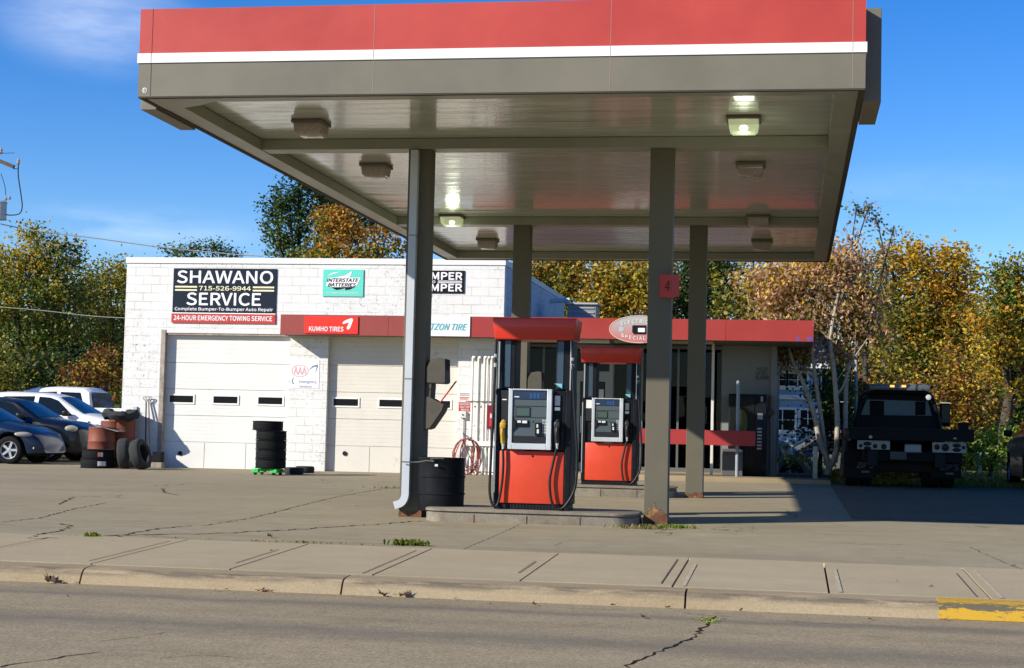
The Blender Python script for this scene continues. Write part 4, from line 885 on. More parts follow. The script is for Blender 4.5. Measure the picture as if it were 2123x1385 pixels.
for k in range(5):
    hh = .198
    tyre((sx0+(.05, .045, .04, .035, -.05)[k], SYk+.01*k, z), (0, 0, k*1.1), ('lowest tyre resting on the green dolly', 'second tyre up from the green dolly', 'middle tyre of the stack on the green dolly', 'second tyre from the top of the dolly stack', 'topmost tyre of the stack on the green dolly')[k], 'tyres stacked on the green dolly', sc=.965)
    z += .2
# flat tyres beside the stack
for k, (px, Y_) in enumerate(((610, 34.6), (632, 35.6))):
    p = at(px, 975, Y=Y_); tyre((p.x, Y_, gz(p.x, Y_)+.075), (0, 0, 1), 'small worn tyre lying flat %s the green dolly' % ('right beside' if k == 0 else 'farther right of'), 'small tyres lying flat', me=TYW, sc=.62)
# heap of tyres and clay-coloured barrels at the garage corner
tx = at(203, 960, Y=35.6).x; tz = gz(tx, 35.6)
lab = mat('tyre_label', (.6, .6, .6), .6); labr = mat('tyre_label_red', (.55, .15, .12), .6)
for k, (dxx, l, px0, px1) in enumerate(((.0, 'lower tyre with a pale paper label lying flat in front of the barrels', 220, 243), (.02, 'upper tyre with a red and white label lying flat in front of the barrels', 218, 235))):
    o = tyre((tx+dxx-.02*k, 35.6, tz+.105+.205*k), (0, 0, .4*k), l, 'labelled tyres lying flat', sc=1.15-.07*k)
    mb = MB().mat(lab)
    a0, a1 = (R(-68), R(-40)) if k == 0 else (R(-68), R(-50))
    rr = .337; n = 5
    for i in range(n):
        if k == 1: mb.mat(labr if i < 3 else lab)
        u, v = a0+(a1-a0)*i/n, a0+(a1-a0)*(i+1)/n; u -= .4*k; v -= .4*k
        mb.poly([(rr*math.cos(u), rr*math.sin(u), -.045), (rr*math.cos(v), rr*math.sin(v), -.045), (rr*math.cos(v), rr*math.sin(v), .045), (rr*math.cos(u), rr*math.sin(u), .045)])
    lb = mb.build('paper_label', None, None); lb.parent = o
for k, (px, py, Y_, ry, rz, l) in enumerate(((258, 935, 35.5, 72, 6, 'worn tyre leaning upright between the barrel and the front leaning tyre'), (291, 935, 35.2, 62, 28, 'worn wide tyre leaning at the front right of the tyre heap'))):
    p = at(px, py, Y=Y_); tyre((p.x, Y_, gz(p.x, Y_)+.34), Vector(((.97, .22, .10), (1.0, -.06, .30))[k]).to_track_quat('Z', 'Y').to_euler(), l, 'worn tyres leaning in the heap', me=TYW, sc=1.02)
M_CLAY = mat('barrel_clay_red', (.20, .055, .030), .6, nz=(3, .2), dirt=((.16, .06, .04), 5, .62))
for k, (px, py, Y_, h, l) in enumerate(((214, 930, 36.3, .92, 'open clay-red barrel in the front of the heap'), (255, 930, 36.75, 1.1, 'clay-red barrel under the crumpled black tyre'), (272, 930, 37.45, 1.06, 'rearmost clay-red barrel close to the garage corner'))):
    p = at(px, py, Y=Y_)
    b_ = thing('barrel', l, 'barrel', (p.x if k < 2 else -15.95+.33, min(Y_, 36.6) if k == 2 else Y_-.1, gz(p.x, Y_)), group='clay-red barrels in the heap')
    barrel_mesh(M_CLAY, .30, h, wob=.012).build('drum', None, b_, sm=35)
    if k == 0: mb = MB().mat(mat('bin_lid_grey', (.2, .19, .18), .6)); mb.box(-.1, .5, -.25, .3, .0, .015, 0, Matrix.Translation((0, 0, h+.02)) @ Matrix.Rotation(R(14), 4, 'Y')); mb.build('lid', None, b_)
p = at(252, 875, Y=36.6)
mb = MB().mat(M_TYRE2); mb.lathe([(.16, 0), (.22, -.07), (.36, -.09), (.42, 0), (.36, .1), (.22, .09)], 40, close=True)
for v in mb.bm.verts:
    a = math.atan2(v.co.y, v.co.x); v.co.z += .035*math.sin(2*a)+.025*math.sin(5*a+1)+.012*math.sin(11*a); v.co.x *= 1.0+.06*math.sin(4*a)
o = bpy.data.objects.new('crumpled_tyre', mb.mesh('crumpled_tyre', 40)); COL.objects.link(o); o.location = (p.x, 36.55, gz(p.x, 36.6)+1.2); tagit(o, 'crumpled black tyre slumped on top of the clay-red barrels', 'tyre')
p = at(321, 960, Y=36.4); zz = gz(p.x, 36.5)
t = thing('car_battery', 'black car battery on a block at the foot of the left door jamb', 'battery', (p.x, 36.6, zz))
mb = MB().mat(mat('grey_block', (.28, .24, .2), .9, nz=(8, .3))); mb.box(-.13, .13, -.12, .12, 0, .13, .01); mb.build('block', None, t); mb = MB().mat(M_BLK); mb.box(-.11, .11, -.1, .1, .132, .37, .012); mb.mat(MATS['fitting_steel']); mb.tube([(-.05, 0, .37), (-.05, 0, .39)], .012, 8); mb.build('case', None, t)
# long-handled tools against the wall
for k, (px, l) in enumerate(((303, 'left long-handled shovel leaning on the white garage wall'), (310, 'right long-handled shovel leaning on the white garage wall'))):
    a = at(px+(0, -2)[k], 832, Y=36.93); b = at(px+(-1, 3)[k], 945, Y=36.7)
    t = thing('shovel', l, 'shovel', (b.x, b.y, gz(b.x, b.y)), world=True, group='shovels leaning on the wall')
    zb = gz(b.x, b.y)
    mb = MB().mat((mat('shaft_dark', (.05, .045, .05), .6), mat('shaft_wood', (.28, .22, .17), .7))[k]); mb.tube([(b.x, b.y, zb+.02), (a.x, a.y, a.z)], .017, 8); mb.build('shaft', None, t, sm=60)
    mb = MB().mat(mat('grip_grey', (.3, .28, .25), .6)); c = Vector((a.x, a.y, a.z)); mb.tube(catmull([c, c+Vector((-.06, 0, .05)), c+Vector((-.07, 0, .10)), c+Vector((.07, 0, .10)), c+Vector((.06, 0, .05)), c], 4), .011, 6); mb.build('grip', None, t, sm=60)
    mb = MB().mat(mat('blade_steel', (.15, .14, .13), .5, .5)); mb.prism([(b.x-.10, b.y-.03, zb+.28), (b.x+.10, b.y-.03, zb+.28), (b.x+.08, b.y-.05, zb+.02), (b.x, b.y-.06, zb), (b.x-.08, b.y-.05, zb+.02)], (0, .012, 0)); mb.build('blade', None, t)
# ------------------------------------------------------------ right pier of the garage: vent pipes, notices, hose, extinguisher
M_PIPE = mat('pipe_white', (.74, .72, .66), .5, nz=(4, .08), dirt=((.40, .33, .25), 6, .66))
vp = thing('vent_pipe_rack', 'row of white vertical vent pipes clamped to the wall behind the nearer pump', 'vent pipes', (-7.0, GY-.1, .7), world=True)
for k, px in enumerate((978, 990, 1002.5, 1009, 1017, 1025, 1036)):
    x = at(px, 850, Y=GY-.1).x; top = at(px, 744+1*(k % 2), Y=GY-.1).z
    mb = MB().mat(M_PIPE); mb.tube([(x, GY-.1, .70), (x, GY-.1, top)], .026, 10); mb.tube(catmull([(x, GY-.1, top), (x+.015, GY-.11, top+.05), (x+.05, GY-.13, top+.03)], 4), .032, 8); mb.build('pipe', None, vp, sm=50)
mb = MB().mat(mat('clamp_dark', (.12, .10, .09), .6)); a, b = at(966, 832, Y=GY-.1), at(1040, 834, Y=GY-.1); mb.box(a.x, b.x, GY-.15, GY-.128, a.z-.012, a.z+.012); mb.build('clamp_bar', None, vp)
a, b = at(962, 915, Y=GY-.1), at(1045, 926, Y=GY-.1); mb = MB().mat(M_PIPE); mb.box(a.x+.1, b.x, GY-.16, GY-.128, b.z, b.z+.11, .004); mb.build('kick_board', None, vp)
s, f, y = sign('warning_notice', 'white and red notice above the emergency switch on the garage wall', 951, 813, 976, 831, GY, mat('notice_white', (.7, .68, .62), .6), t=.006)
mb = MB().mat(M_SR); 
for u0, u1, v in ((.08, .9, .58), (.12, .8, .75)): a = f(u0, u1, v, v+.09); mb.box(a[0], a[1], y, y+.002, a[2], a[3])
mb.mat(mat('print_grey', (.3, .3, .28), .8))
for v in (.12, .3): a = f(.1, .9, v, v+.1); mb.box(a[0], a[1], y, y+.002, a[2], a[3])
mb.build('print', None, s)
s, f, y = sign('emergency_sign', 'red EMERGENCY SHUT-OFF sign beside the vent pipes', 951, 834, 978, 853, GY, M_SR, t=.006)
letters('EMERGENCY', *f(.08, .92, .12, .32), y, M_SW, s, bold=.02); letters('SHUT-OFF', *f(.12, .88, .42, .62), y, M_SW, s, bold=.02); letters('SWITCH', *f(.2, .8, .72, .92), y, M_SW, s, bold=.02)
p = at(961, 860, Y=GY); t = thing('emergency_switch', 'small white switch box with conduit below the red emergency sign', 'switch', (p.x, GY, .75), world=True)
mb = MB().mat(mat('box_white', (.65, .64, .6), .5)); mb.box(p.x-.075, p.x+.075, GY-.09, GY-.002, p.z-.07, p.z+.08, .008); bx = mb.build('box', None, t); mb = MB().mat(M_BLK); mb.lathe([(0, 0), (.018, 0), (.015, .02), (0, .02)], 10, Matrix.Translation((p.x, GY-.09, p.z)) @ Matrix.Rotation(PI/2, 4, 'X')); mb.build('button', None, bx)
mb = MB().mat(mat('conduit_grey', (.42, .42, .4), .5, .3)); mb.tube([(p.x+.01, GY-.03, p.z-.07), (p.x+.01, GY-.03, .72)], .014, 8); mb.build('conduit', None, t)
p = at(966, 942, Y=GY-.2); t = thing('air_hose', 'red rubber hose coiled on a hook low on the garage wall', 'hose', (p.x, GY-.1, p.z), world=True)
mb = MB().mat(mat('hose_red', (.26, .05, .04), .5, nz=(6, .3))); P = []
for k in range(7*14):
    a = 2*PI*k/14; l = k//14; rx_ = .30+.045*math.sin(l*2.1)-.05*(l % 3); rz2 = .41+.05*math.sin(l*1.3)-.05*(l % 2)
    P.append((p.x+.01*l-.02+rx_*math.sin(a)+.012*math.sin(k), GY-.12-.012*l, p.z-.04-rz2*(-math.cos(a))-(.41-rz2)*-1*.0+(.40-rz2)))
P += [(p.x+.25, GY-.2, .77), (p.x+.5, GY-.24, .765), (p.x+.9, GY-.22, .76)]
mb.tube(P, .0125, 6); mb.build('coil', None, t, sm=60); mb = MB().mat(mat('hook_steel', (.15, .13, .12), .5, .5)); mb.tube([(p.x-.04, GY, p.z+.42), (p.x-.04, GY-.22, p.z+.41), (p.x-.07, GY-.24, p.z+.49)], .014, 6); mb.build('hook', None, t, sm=60)
p = at(1021, 865, Y=GY-.2); t = thing('extinguisher_cabinet', 'small dark red fire extinguisher cabinet between the vent pipes and the nearer pump', 'fire extinguisher', (p.x, GY-.2, p.z-.3), world=True)
mb = MB().mat(mat('cabinet_maroon', (.16, .02, .03), .4)); mb.box(p.x-.12, p.x+.12, GY-.26, GY-.16, p.z-.27, p.z+.27, .006); mb.build('cabinet', None, t)
mb = MB().mat(mat('extinguisher_red', (.5, .02, .02), .3)); mb.tube([(p.x, GY-.28, p.z-.2), (p.x, GY-.28, p.z+.10)], .05, 12); bt = mb.build('bottle', None, t, sm=60); mb = MB().mat(M_LBL); mb.box(p.x-.03, p.x+.03, GY-.34, GY-.331, p.z-.02, p.z+.07); mb.build('label_patch', None, bt)
# ------------------------------------------------------------ things in front of the store
p = at(1529, 900, Y=37.2); t = thing('pipe_bollard', 'tall grey steel pipe bollard on the store step before the vending machine', 'bollard', (p.x, 37.2, SZ1))
mb = MB().mat(mat('bollard_grey', (.25, .28, .31), .5, nz=(5, .1))); tz = at(1530, 790, Y=37.2).z-SZ1; mb.tube([(0, 0, 0), (0, 0, tz-.02)], .04, 14); mb.lathe([(.04, tz-.02), (.034, tz), (0, tz+.012)], 14); mb.build('post', None, t, sm=40)
a, b = at(1316, 893, Y=36.95), at(1566, 925, Y=36.95); c = at(1440, 891, Y=36.95); d = at(1440, 922, Y=36.95)
t = thing('guard_rail', 'long red board rail running in front of the shop windows', 'rail', ((a.x+b.x)/2, 36.95, SZ1), world=True)
mb = MB().mat(mat('rail_red', (.33, .035, .035), .45, nz=(1, .1))); mb.box(a.x-1.0, b.x, 36.93, 36.98, d.z, c.z, .006); mb.build('board', None, t)
for k in range(2): x = a.x-.9+k*1.62; mb = MB().mat(MATS['bollard_grey']); mb.tube([(x, 37.03, SZ1), (x, 37.03, c.z-.05)], .045, 10); mb.build('leg', None, t, sm=40)
p0, p1 = at(1511, 818, Y=37.95), at(1590, 818, Y=37.95)
t = thing('vending_machine', 'dark drinks vending machine against the shaded store wall', 'vending machine', ((p0.x+p1.x)/2, 38.0, SFZ), world=True)
zt = at(1550, 817, Y=37.95).z; mb = MB().mat(mat('vending_black', (.012, .013, .015), .3)); mb.box(p0.x, p1.x, 37.95, 38.49, SFZ+.02, zt, .015); cs = mb.build('cabinet', None, t, sm=30)
W = p1.x-p0.x; mb = MB().mat(mat('vending_front', (.012, .012, .012), .3)); mb.box(p0.x+.03, p0.x+W*.68, 37.935, 37.949, 1.0, zt-.06, .004); mb.build('front_panel', None, cs)
mb = MB().mat(mat('vending_picture_yellow', (.05, .055, .012), .3)); mb.prism([(p0.x+.30+.13*math.cos(k*PI/8), 37.93, 2.02+.3*math.sin(k*PI/8)) for k in range(16)], (0, .004, 0)); mb.build('drink_picture', None, cs)
mb = MB().mat(M_PLG)
for k in range(7): mb.box(p0.x+W*.76, p0.x+W*.88, 37.94, 37.949, 1.42+k*.075, 1.46+k*.075)
mb.build('buttons', None, cs)
for a_, b_, c_, d_ in ((.76, .90, 2.10, 2.24), (.84, .90, 2.5, 2.62)): mb = MB().mat(mat('coin_panel', (.3, .3, .3), .5)); mb.box(p0.x+W*a_, p0.x+W*b_, 37.94, 37.949, c_, d_); mb.build('coin_panel', None, cs)
p = at(1520, 950, Y=37.8); mb = MB().mat(mat('white_bin', (.09, .09, .09), .6)); t = thing('low_cabinet', 'low pale cabinet in the shade left of the vending machine', 'cabinet', (p.x, 37.75, SFZ+.02), world=True)
mb.box(p.x-.24, p.x+.22, 37.6, 37.9, SFZ+.025, 1.42, .01); mb.build('body', None, t); mb = MB().mat(M_BLK); mb.box(p.x-.23, p.x+.21, 37.59, 37.6, 1.30, 1.36); mb.build('slot', None, t)
# ------------------------------------------------------------ vehicles
def lerp_poly(P, x):
    if x <= P[0][0]: return P[0][1]
    for (a, b), (c, d) in zip(P, P[1:]):
        if x <= c: return b+(d-b)*(x-a)/(c-a)
    return P[-1][1]
M_CHROME = mat('chrome', (.7, .7, .7), .15, 1.); M_RIM = mat('alloy_rim', (.42, .43, .45), .35, .6); M_UND = mat('underbody_black', (.01, .01, .01), .8); M_CG = mat('car_glass', (.008, .011, .013), .05, spec=.45)
M_HL = mat('headlamp_glass', (.30, .29, .25), .15, coat=.5); M_AMB = mat('amber_lens', (.6, .2, .02), .25)
def wheel_parts(root, x, y, r, wd, spokes=5, rim=M_RIM):
    side = 1 if y > 0 else -1
    Mx = Matrix.Translation((x, y, r)) @ Matrix.Rotation(-PI/2*side, 4, 'X')
    mb = MB().mat(M_TYWALL); h = wd/2; ri = r*.66
    mb.lathe([(ri, -h), (ri, h*.8), (r*.72, h), (r*.9, h*1.02), (r*.98, h*.85), (r, h*.6), (r, -h*.8), (r*.9, -h)], 32, Mx, close=True); ty = mb.build('wheel', None, root, sm=40)
    mb = MB().mat(mat('rim_dark', (.03, .03, .03), .6)); mb.lathe([(0, h*.25), (ri, h*.25), (ri, -h*.5), (0, -h*.5)], 24, Mx); mb.mat(rim)
    mb.lathe([(ri*.9, h*.7), (ri, h*.85), (ri, h*.3), (ri*.9, h*.3)], 32, Mx, close=True); mb.lathe([(0, h*.75), (ri*.22, h*.7), (ri*.25, h*.3), (0, h*.3)], 16, Mx)
    for k in range(spokes):
        a = 2*PI*k/spokes
        for off in (0,): mb.prism([(ri*.18, -.03*r, h*.62), (ri*.94, (off*1.6-.06)*r, h*.66), (ri*.94, (off*1.6+.06)*r, h*.66), (ri*.18, .03*r, h*.62)], (0, 0, -h*.25)) if False else mb.box(ri*.15, ri*.95, -.085*r, .085*r, h*.35, h*.66, 0, Mx @ Matrix.Rotation(a, 4, 'Z'))
    mb.build('rim', None, ty, sm=30)
def car(name, label, cat, loc, rz, paint, top, belt, half, wheels, r, side_win, wind, rear, hw_taper=.14, tumble=.40, base=.22, cladding=None, extras=None, group=None, spokes=5):
    t = thing(name, label, cat, loc, rz, group)
    x0, x1 = top[0][0], top[-1][0]; L = x1-x0; n = int(L/.07); W = half
    def hw(x):
        e = max(0, 1-(x1-x)/.75); f = max(0, 1-(x-x0)/.5); return W-hw_taper*2*e**2.2-hw_taper*1.3*f**2.2
    def zb(x):
        z = base+.05*max(0, 1-(x1-x)/.4)
        for wx in wheels:
            d = abs(x-wx)
            if d < r+.07: z = max(z, r+math.sqrt((r+.07)**2-d*d)*1.0)
        return z
    def tp(x): return lerp_poly(top, x)
    def bl(x): return min(lerp_poly(belt, x), tp(x)-.035)
    def ytop(x): return hw(x)-.06-(tp(x)-bl(x))*tumble
    mb = MB().mat(paint); rows = []
    for i in range(n+1):
        x = x0+L*i/n; h = hw(x); b = zb(x); B = bl(x); T = tp(x); b = min(b, B-.06); yt = ytop(x)
        half_ = [(0, b), (h-.10, b), (h-.015, b+.03), (h+.0, b+(B-b)*.35), (h, b+(B-b)*.72), (h-.02, B-.015), (h-.055, B+.008), (yt+.01, T-.045), (yt-.07, T-.004), (yt*.5, T+.022), (0, T+.03)]
        full = half_+[(-a, z) for a, z in reversed(half_[1:-1])]
        rows.append([mb.bm.verts.new((x, a, z)) for a, z in full])
    N = len(rows[0]); um = None
    for a, b in zip(rows, rows[1:]):
        for k in range(N):
            f = mb.bm.faces.new((a[k], b[k], b[(k+1) % N], a[(k+1) % N]))
            k2 = k if k < N//2 else N-1-k
            if k2 == 0: mb.mat(M_UND); f.material_index = mb.cur
            elif k2 == 1 and cladding: mb.mat(cladding); f.material_index = mb.cur
            else: mb.mat(paint); f.material_index = mb.cur
    mb.mat(paint); mb._new([mb.bm.faces.new(rows[0][::-1]), mb.bm.faces.new(rows[-1])])
    body = mb.build('body', None, t, sm=38)
    mb = MB().mat(M_UND); mb.box(x0+.35, x1-.35, -W+.32, W-.32, base-.03, base+.36)
    for wx in wheels: mb.box(wx-r-.05, wx+r+.05, -W+.26, W-.26, base+.1, r*2+.04)
    mb.build('underbody', None, t)
    for k, P in enumerate(side_win):
        for sg in (1, -1):
            V = []
            for x, z in P:
                B, T = bl(x)+.008, tp(x)-.045; ya, yb = hw(x)-.055, ytop(x)+.01; f = min(max((z-B)/max(T-B, .01), 0), 1); V.append((x, sg*(ya+(yb-ya)*f+.007), z))
            mb = MB().mat(M_CG); mb.poly(V, sg > 0); mb.build('side_window', None, body)
    for nm_, seg_ in (('windshield', wind), ('rear_window', rear)):
        if not seg_: continue
        mb = MB().mat(M_CG); xa, xb = seg_; g_ = []
        for i in range(7):
            x = xa+(xb-xa)*i/6; yy = ytop(x)-.085
            g_.append([mb.bm.verts.new((x, yy*(-1+2*j/8), tp(x)+.03-.026*abs(-1+2*j/8)**1.6+.010)) for j in range(9)])
        for a, b in zip(g_, g_[1:]):
            for j in range(8): mb.bm.faces.new((a[j], b[j], b[j+1], a[j+1]))
        mb.build(nm_, None, body, sm=50)
    for wx in wheels:
        for sg in (1, -1): wheel_parts(t, wx, sg*(W-.13), r, .22, spokes)
    t['_'] = 0; del t['_']
    for sg in (1, -1):   # mirrors, door handles
        xm = wind[0 if wind[0] > wind[1] else 1] if wind else 0
        xm = max(wind)-.42; mb = MB().mat(mat('mirror_black', (.012, .012, .012), .35)); zc_ = bl(xm)+.11; yy = sg*(hw(xm)+.07)
        mb.box(xm-.05, xm+.11, min(yy-.09, yy+.09), max(yy-.09, yy+.09), zc_-.07, zc_+.07, .03); mb.build('mirror', None, t, sm=40)
    if extras: extras(t, dict(hw=hw, bl=bl, tp=tp, x0=x0, x1=x1, W=W, body=body))
    return t
def headlamp(t, c, rx_, ry, rz_, m=M_HL, name='headlamp', rot=0):
    mb = MB().mat(m); mb.lathe([(math.cos(a)*1, math.sin(a)) for a in [(-PI/2)+PI*k/10 for k in range(11)]], 20, Matrix.Translation(c) @ Matrix.Rotation(rot, 4, 'Z') @ Matrix.Diagonal((rx_, ry, rz_, 1))); return mb.build(name, None, t, sm=60)
def paintm(name, c, metal=.0, rough=.3): return mat(name, c, rough, metal, coat=.45, nz=(1.5, .04))
BLUE = paintm('paint_blue', (.010, .024, .060), .2); BLACK = paintm('paint_black', (.005, .006, .009), .0); WHITE = paintm('paint_white', (.74, .75, .76)); SILV = paintm('paint_silver', (.15, .15, .14), .3)
sed_top = [(-2.3, .70), (-2.22, .92), (-1.7, 1.02), (-1.0, 1.36), (-.35, 1.44), (.25, 1.39), (1.0, .98), (1.65, .86), (1.98, .72), (2.12, .50)]
sed_belt = [(-2.3, .66), (-1.7, .93), (0, .92), (1.0, .88), (1.7, .78), (2.0, .62), (2.12, .42)]
swin = [[(-1.25, .97), (-.35, .97), (-.35, 1.36), (-.85, 1.31)], [(-.27, .97), (.72, .95), (.30, 1.28), (.05, 1.35), (-.27, 1.37)]]
def ex_sedan(t, d):
    for sg in (1, -1):
        headlamp(t, (1.66, sg*(d['hw'](1.66)-.03), .70), .20, .075, .062, rot=-sg*.30)
        mb = MB().mat(M_AMB); mb.box(1.84, 1.92, sg*.66-.02, sg*.66+.02, .40, .44, .01); mb.build('marker_lamp', None, t)
    mb = MB().mat(M_UND); mb.box(2.05, 2.10, -.40, .40, .30, .40, .01); mb.build('grille', None, t)
    mb = MB().mat(M_LBL); mb.box(1.78, 1.92, -.73, -.66, .36, .41, .01); mb.build('fog_lamp', None, t)
nose = at(128, 930, Y=36.7).x
car('parked_car', 'dark blue sedan with silver five-spoke wheels, nearest car at the left edge', 'car', (nose-2.58, 37.35, gz(nose, 37)), 0, BLUE, sed_top, sed_belt, .86, (-1.33, 1.33), .325, swin, (1.0, .30), (-1.62, -1.0), extras=ex_sedan, group='cars parked beside the garage')
b_top = [(-2.4, .8), (-2.3, 1.2), (-1.9, 1.42), (-1.2, 1.56), (-.2, 1.58), (.45, 1.5), (1.15, 1.09), (1.9, .99), (2.3, .84), (2.42, .6)]
b_belt = [(-2.4, .75), (-1.9, 1.06), (0, 1.03), (1.1, 1.0), (1.9, .92), (2.3, .76), (2.42, .5)]
bwin = [[(-1.75, 1.10), (-1.0, 1.09), (-1.0, 1.48), (-1.6, 1.42)], [(-.92, 1.08), (-.1, 1.07), (-.1, 1.50), (-.92, 1.49)], [(-.02, 1.07), (.88, 1.05), (.42, 1.42), (.2, 1.48), (-.02, 1.50)]]
def ex_black(t, d):
    for sg in (1, -1): headlamp(t, (2.06, sg*(d['hw'](2.06)-.03), .84), .16, .08, .085, rot=-sg*.45)
    mb = MB().mat(M_CHROME); mb.box(2.30, 2.40, -.35, .35, .62, .80, .01); mb.build('grille', None, t)
    mb = MB().mat(M_CHROME)
    for k in range(6): mb.box(.98+k*.09, 1.03+k*.09, -.918, -.905, .90-k*.004, .92-k*.004)
    mb.build('badge_letters', None, t)
nose = at(189, 930, Y=38.9).x
car('parked_car', 'black car with round-ended headlamps parked between the blue sedan and the white one', 'car', (nose-2.6, 39.7, gz(nose, 39)), 0, BLACK, b_top, b_belt, .91, (-1.42, 1.50), .35, bwin, (1.15, .5), (-2.2, -1.6), extras=ex_black, group='cars parked beside the garage')
w_top = [(-2.35, .9), (-2.25, 1.5), (-2.0, 1.68), (-1.0, 1.76), (.1, 1.74), (.5, 1.66), (1.3, 1.2), (2.0, 1.06), (2.3, .9), (2.4, .7)]
w_belt = [(-2.35, .85), (-1.9, 1.16), (0, 1.12), (1.2, 1.08), (2.0, .98), (2.3, .82), (2.4, .6)]
wwin = [[(-1.9, 1.22), (-1.15, 1.20), (-1.15, 1.62), (-1.8, 1.58)], [(-1.05, 1.19), (-.15, 1.18), (-.15, 1.66), (-1.05, 1.64)], [(-.02, 1.18), (1.05, 1.15), (.55, 1.55), (.3, 1.63), (-.02, 1.65)]]
def ex_white(t, d):
    for sg in (1, -1): headlamp(t, (2.0, sg*(d['hw'](2.0)-.03), .92), .2, .08, .08, rot=-sg*.45)
    mb = MB().mat(M_UND); mb.lathe([(0, 0), (.035, 0), (0, .01)], 10, Matrix.Translation((1.55, -.915, .98)) @ Matrix.Rotation(PI/2, 4, 'X')); mb.build('antenna_base', None, t)
nose = at(246, 900, Y=41.9).x
car('parked_car', 'white hatchback with black mirrors parked behind the black car', 'car', (nose-2.4, 42.8, gz(nose, 42)), 0, WHITE, w_top, w_belt, .91, (-1.4, 1.48), .35, wwin, (1.3, .55), (-2.24, -2.02), extras=ex_white, group='cars parked beside the garage')
p_top = [(-2.95, 1.28), (-2.9, 1.36), (-.92, 1.37), (-.86, 1.40), (-.80, 1.86), (-.60, 1.98), (.3, 2.0), (1.0, 1.96), (1.3, 1.86), (1.85, 1.30), (2.7, 1.16), (2.92, .95)]
p_belt = [(-2.95, 1.2), (-.9, 1.32), (-.8, 1.30), (1.5, 1.27), (2.7, 1.1), (2.92, .9)]
pwin = [[(-.72, 1.38), (.12, 1.37), (.12, 1.85), (-.50, 1.84)], [(.24, 1.37), (1.5, 1.35), (1.15, 1.75), (.95, 1.83), (.24, 1.86)]]
def ex_pick(t, d):
    mb = MB().mat(M_CG); mb.prism([(-.935, -.72, 1.42), (-.935, .72, 1.42), (-.83, .62, 1.86), (-.83, -.62, 1.86)], (-.006, 0, 0)); mb.build('rear_window', None, t)
    mb = MB().mat(M_UND); mb.box(-2.85, -1.0, -.78, .78, 1.385, 1.41); mb.build('bed_cover', None, t)
    for a_, b_ in ((-1.0, -.93), (.93, 1.0)): mb = MB().mat(WHITE); mb.box(-2.95, -.95, a_, b_, 1.0, 1.40, .02); mb.build('bed_rail', None, t)
    for sg in (1, -1): headlamp(t, (2.78, sg*.75, 1.0), .1, .14, .12)
pxr = at(216, 850, Y=45.5).x
car('pickup_truck', 'white crew cab pickup with a dark rear window parked farthest left behind the white hatchback', 'pickup truck', (pxr-1.42, 46.6, gz(pxr, 44)), PI, WHITE, p_top, p_belt, 1.0, (-1.85, 1.95), .40, pwin, (1.83, 1.32), None, base=.35, extras=ex_pick)
vx = at(1612, 930, Y=47).x; zg = -.02
v_top = [(-2.5, 1.1), (-2.45, 1.62), (-2.2, 1.72), (.2, 1.75), (.75, 1.62), (1.6, 1.12), (2.2, .98), (2.4, .75)]
v_belt = [(-2.5, 1.0), (1.5, 1.02), (2.2, .9), (2.4, .65)]
vwin = [[(-2.1, 1.1), (-1.0, 1.1), (-1.0, 1.62), (-2.0, 1.6)], [(-.9, 1.1), (.2, 1.1), (.2, 1.64), (-.9, 1.64)], [(.3, 1.1), (1.35, 1.08), (.75, 1.5), (.3, 1.62)]]
car('parked_car', 'silver van seen past the right corner of the store', 'van', (vx+1.9, 51.5, gz(0, 52)), PI, SILV, v_top, v_belt, .92, (-1.5, 1.5), .33, vwin, (1.55, .8), None)
car('parked_car', 'grey car whose front peeks out beside the store wall', 'car', (vx-1.7, 47.5, gz(0, 48)+.25), 0, paintm('paint_grey', (.16, .17, .18), .3), sed_top, sed_belt, .86, (-1.33, 1.33), .325, swin, (1.0, .30), None, extras=ex_sedan)
sx_ = at(2086, 990, Y=38.6).x
s_top = [(-2.3, .9), (-2.25, 1.4), (-2.0, 1.66), (-1, 1.74), (.1, 1.72), (.5, 1.62), (1.25, 1.14), (2.0, 1.0), (2.3, .7)]
s_belt = [(-2.3, .85), (-1.9, 1.12), (0, 1.1), (1.2, 1.05), (2.0, .93), (2.3, .6)]
car('parked_car', 'dark grey car with a chrome mirror cut off by the right edge', 'car', (sx_+.90, 36.9, gz(5, 36.9)), PI/2, paintm('paint_charcoal', (.03, .033, .036), .3), s_top, s_belt, .90, (-1.4, 1.45), .34, [[(x, z*.97+.03) for x, z in q] for q in wwin], (1.25, .55), (-2.2, -1.95))
# tow truck, seen from behind
TY_ = 34.5
tw = thing('tow_truck', 'black flatbed tow truck parked tail-on in the shade with amber lamps on its light bar', 'tow truck', (at(1885, 1000, Y=TY_).x, TY_, gz(2.5, TY_)), world=True)
def q(px, py, Y=TY_): return at(px, py, Y=Y)
M_TB = mat('truck_black', (.006, .0065, .008), .5); M_TD = mat('truck_steel_dark', (.018, .018, .02), .55, .1); M_TS = mat('truck_panel_steel', (.20, .22, .235), .35, .3)
zt = gz(2.5, TY_)
for a, b, l in ((1757, 1783, 0), (1787, 1812, 0), (1922, 1958, 1), (1962, 1990, 1)):
    xa, xb = q(a, 990).x, q(b, 990).x
    for yo in (1.4,):
        mb = MB().mat(M_TYWALL); Mx = Matrix.Translation(((xa+xb)/2, TY_+yo, zt+.48)) @ Matrix.Rotation(PI/2, 4, 'Y'); h = (xb-xa)/2; mb.lathe([(.28, -h), (.44, -h), (.48, -h*.8), (.48, h*.8), (.44, h), (.28, h)], 28, Mx, close=True); mb.mat(M_TD); mb.lathe([(0, h*.5), (.28, h*.5), (.28, -h*.5), (0, -h*.5)], 20, Mx); mb.build('wheel', None, tw, sm=40)
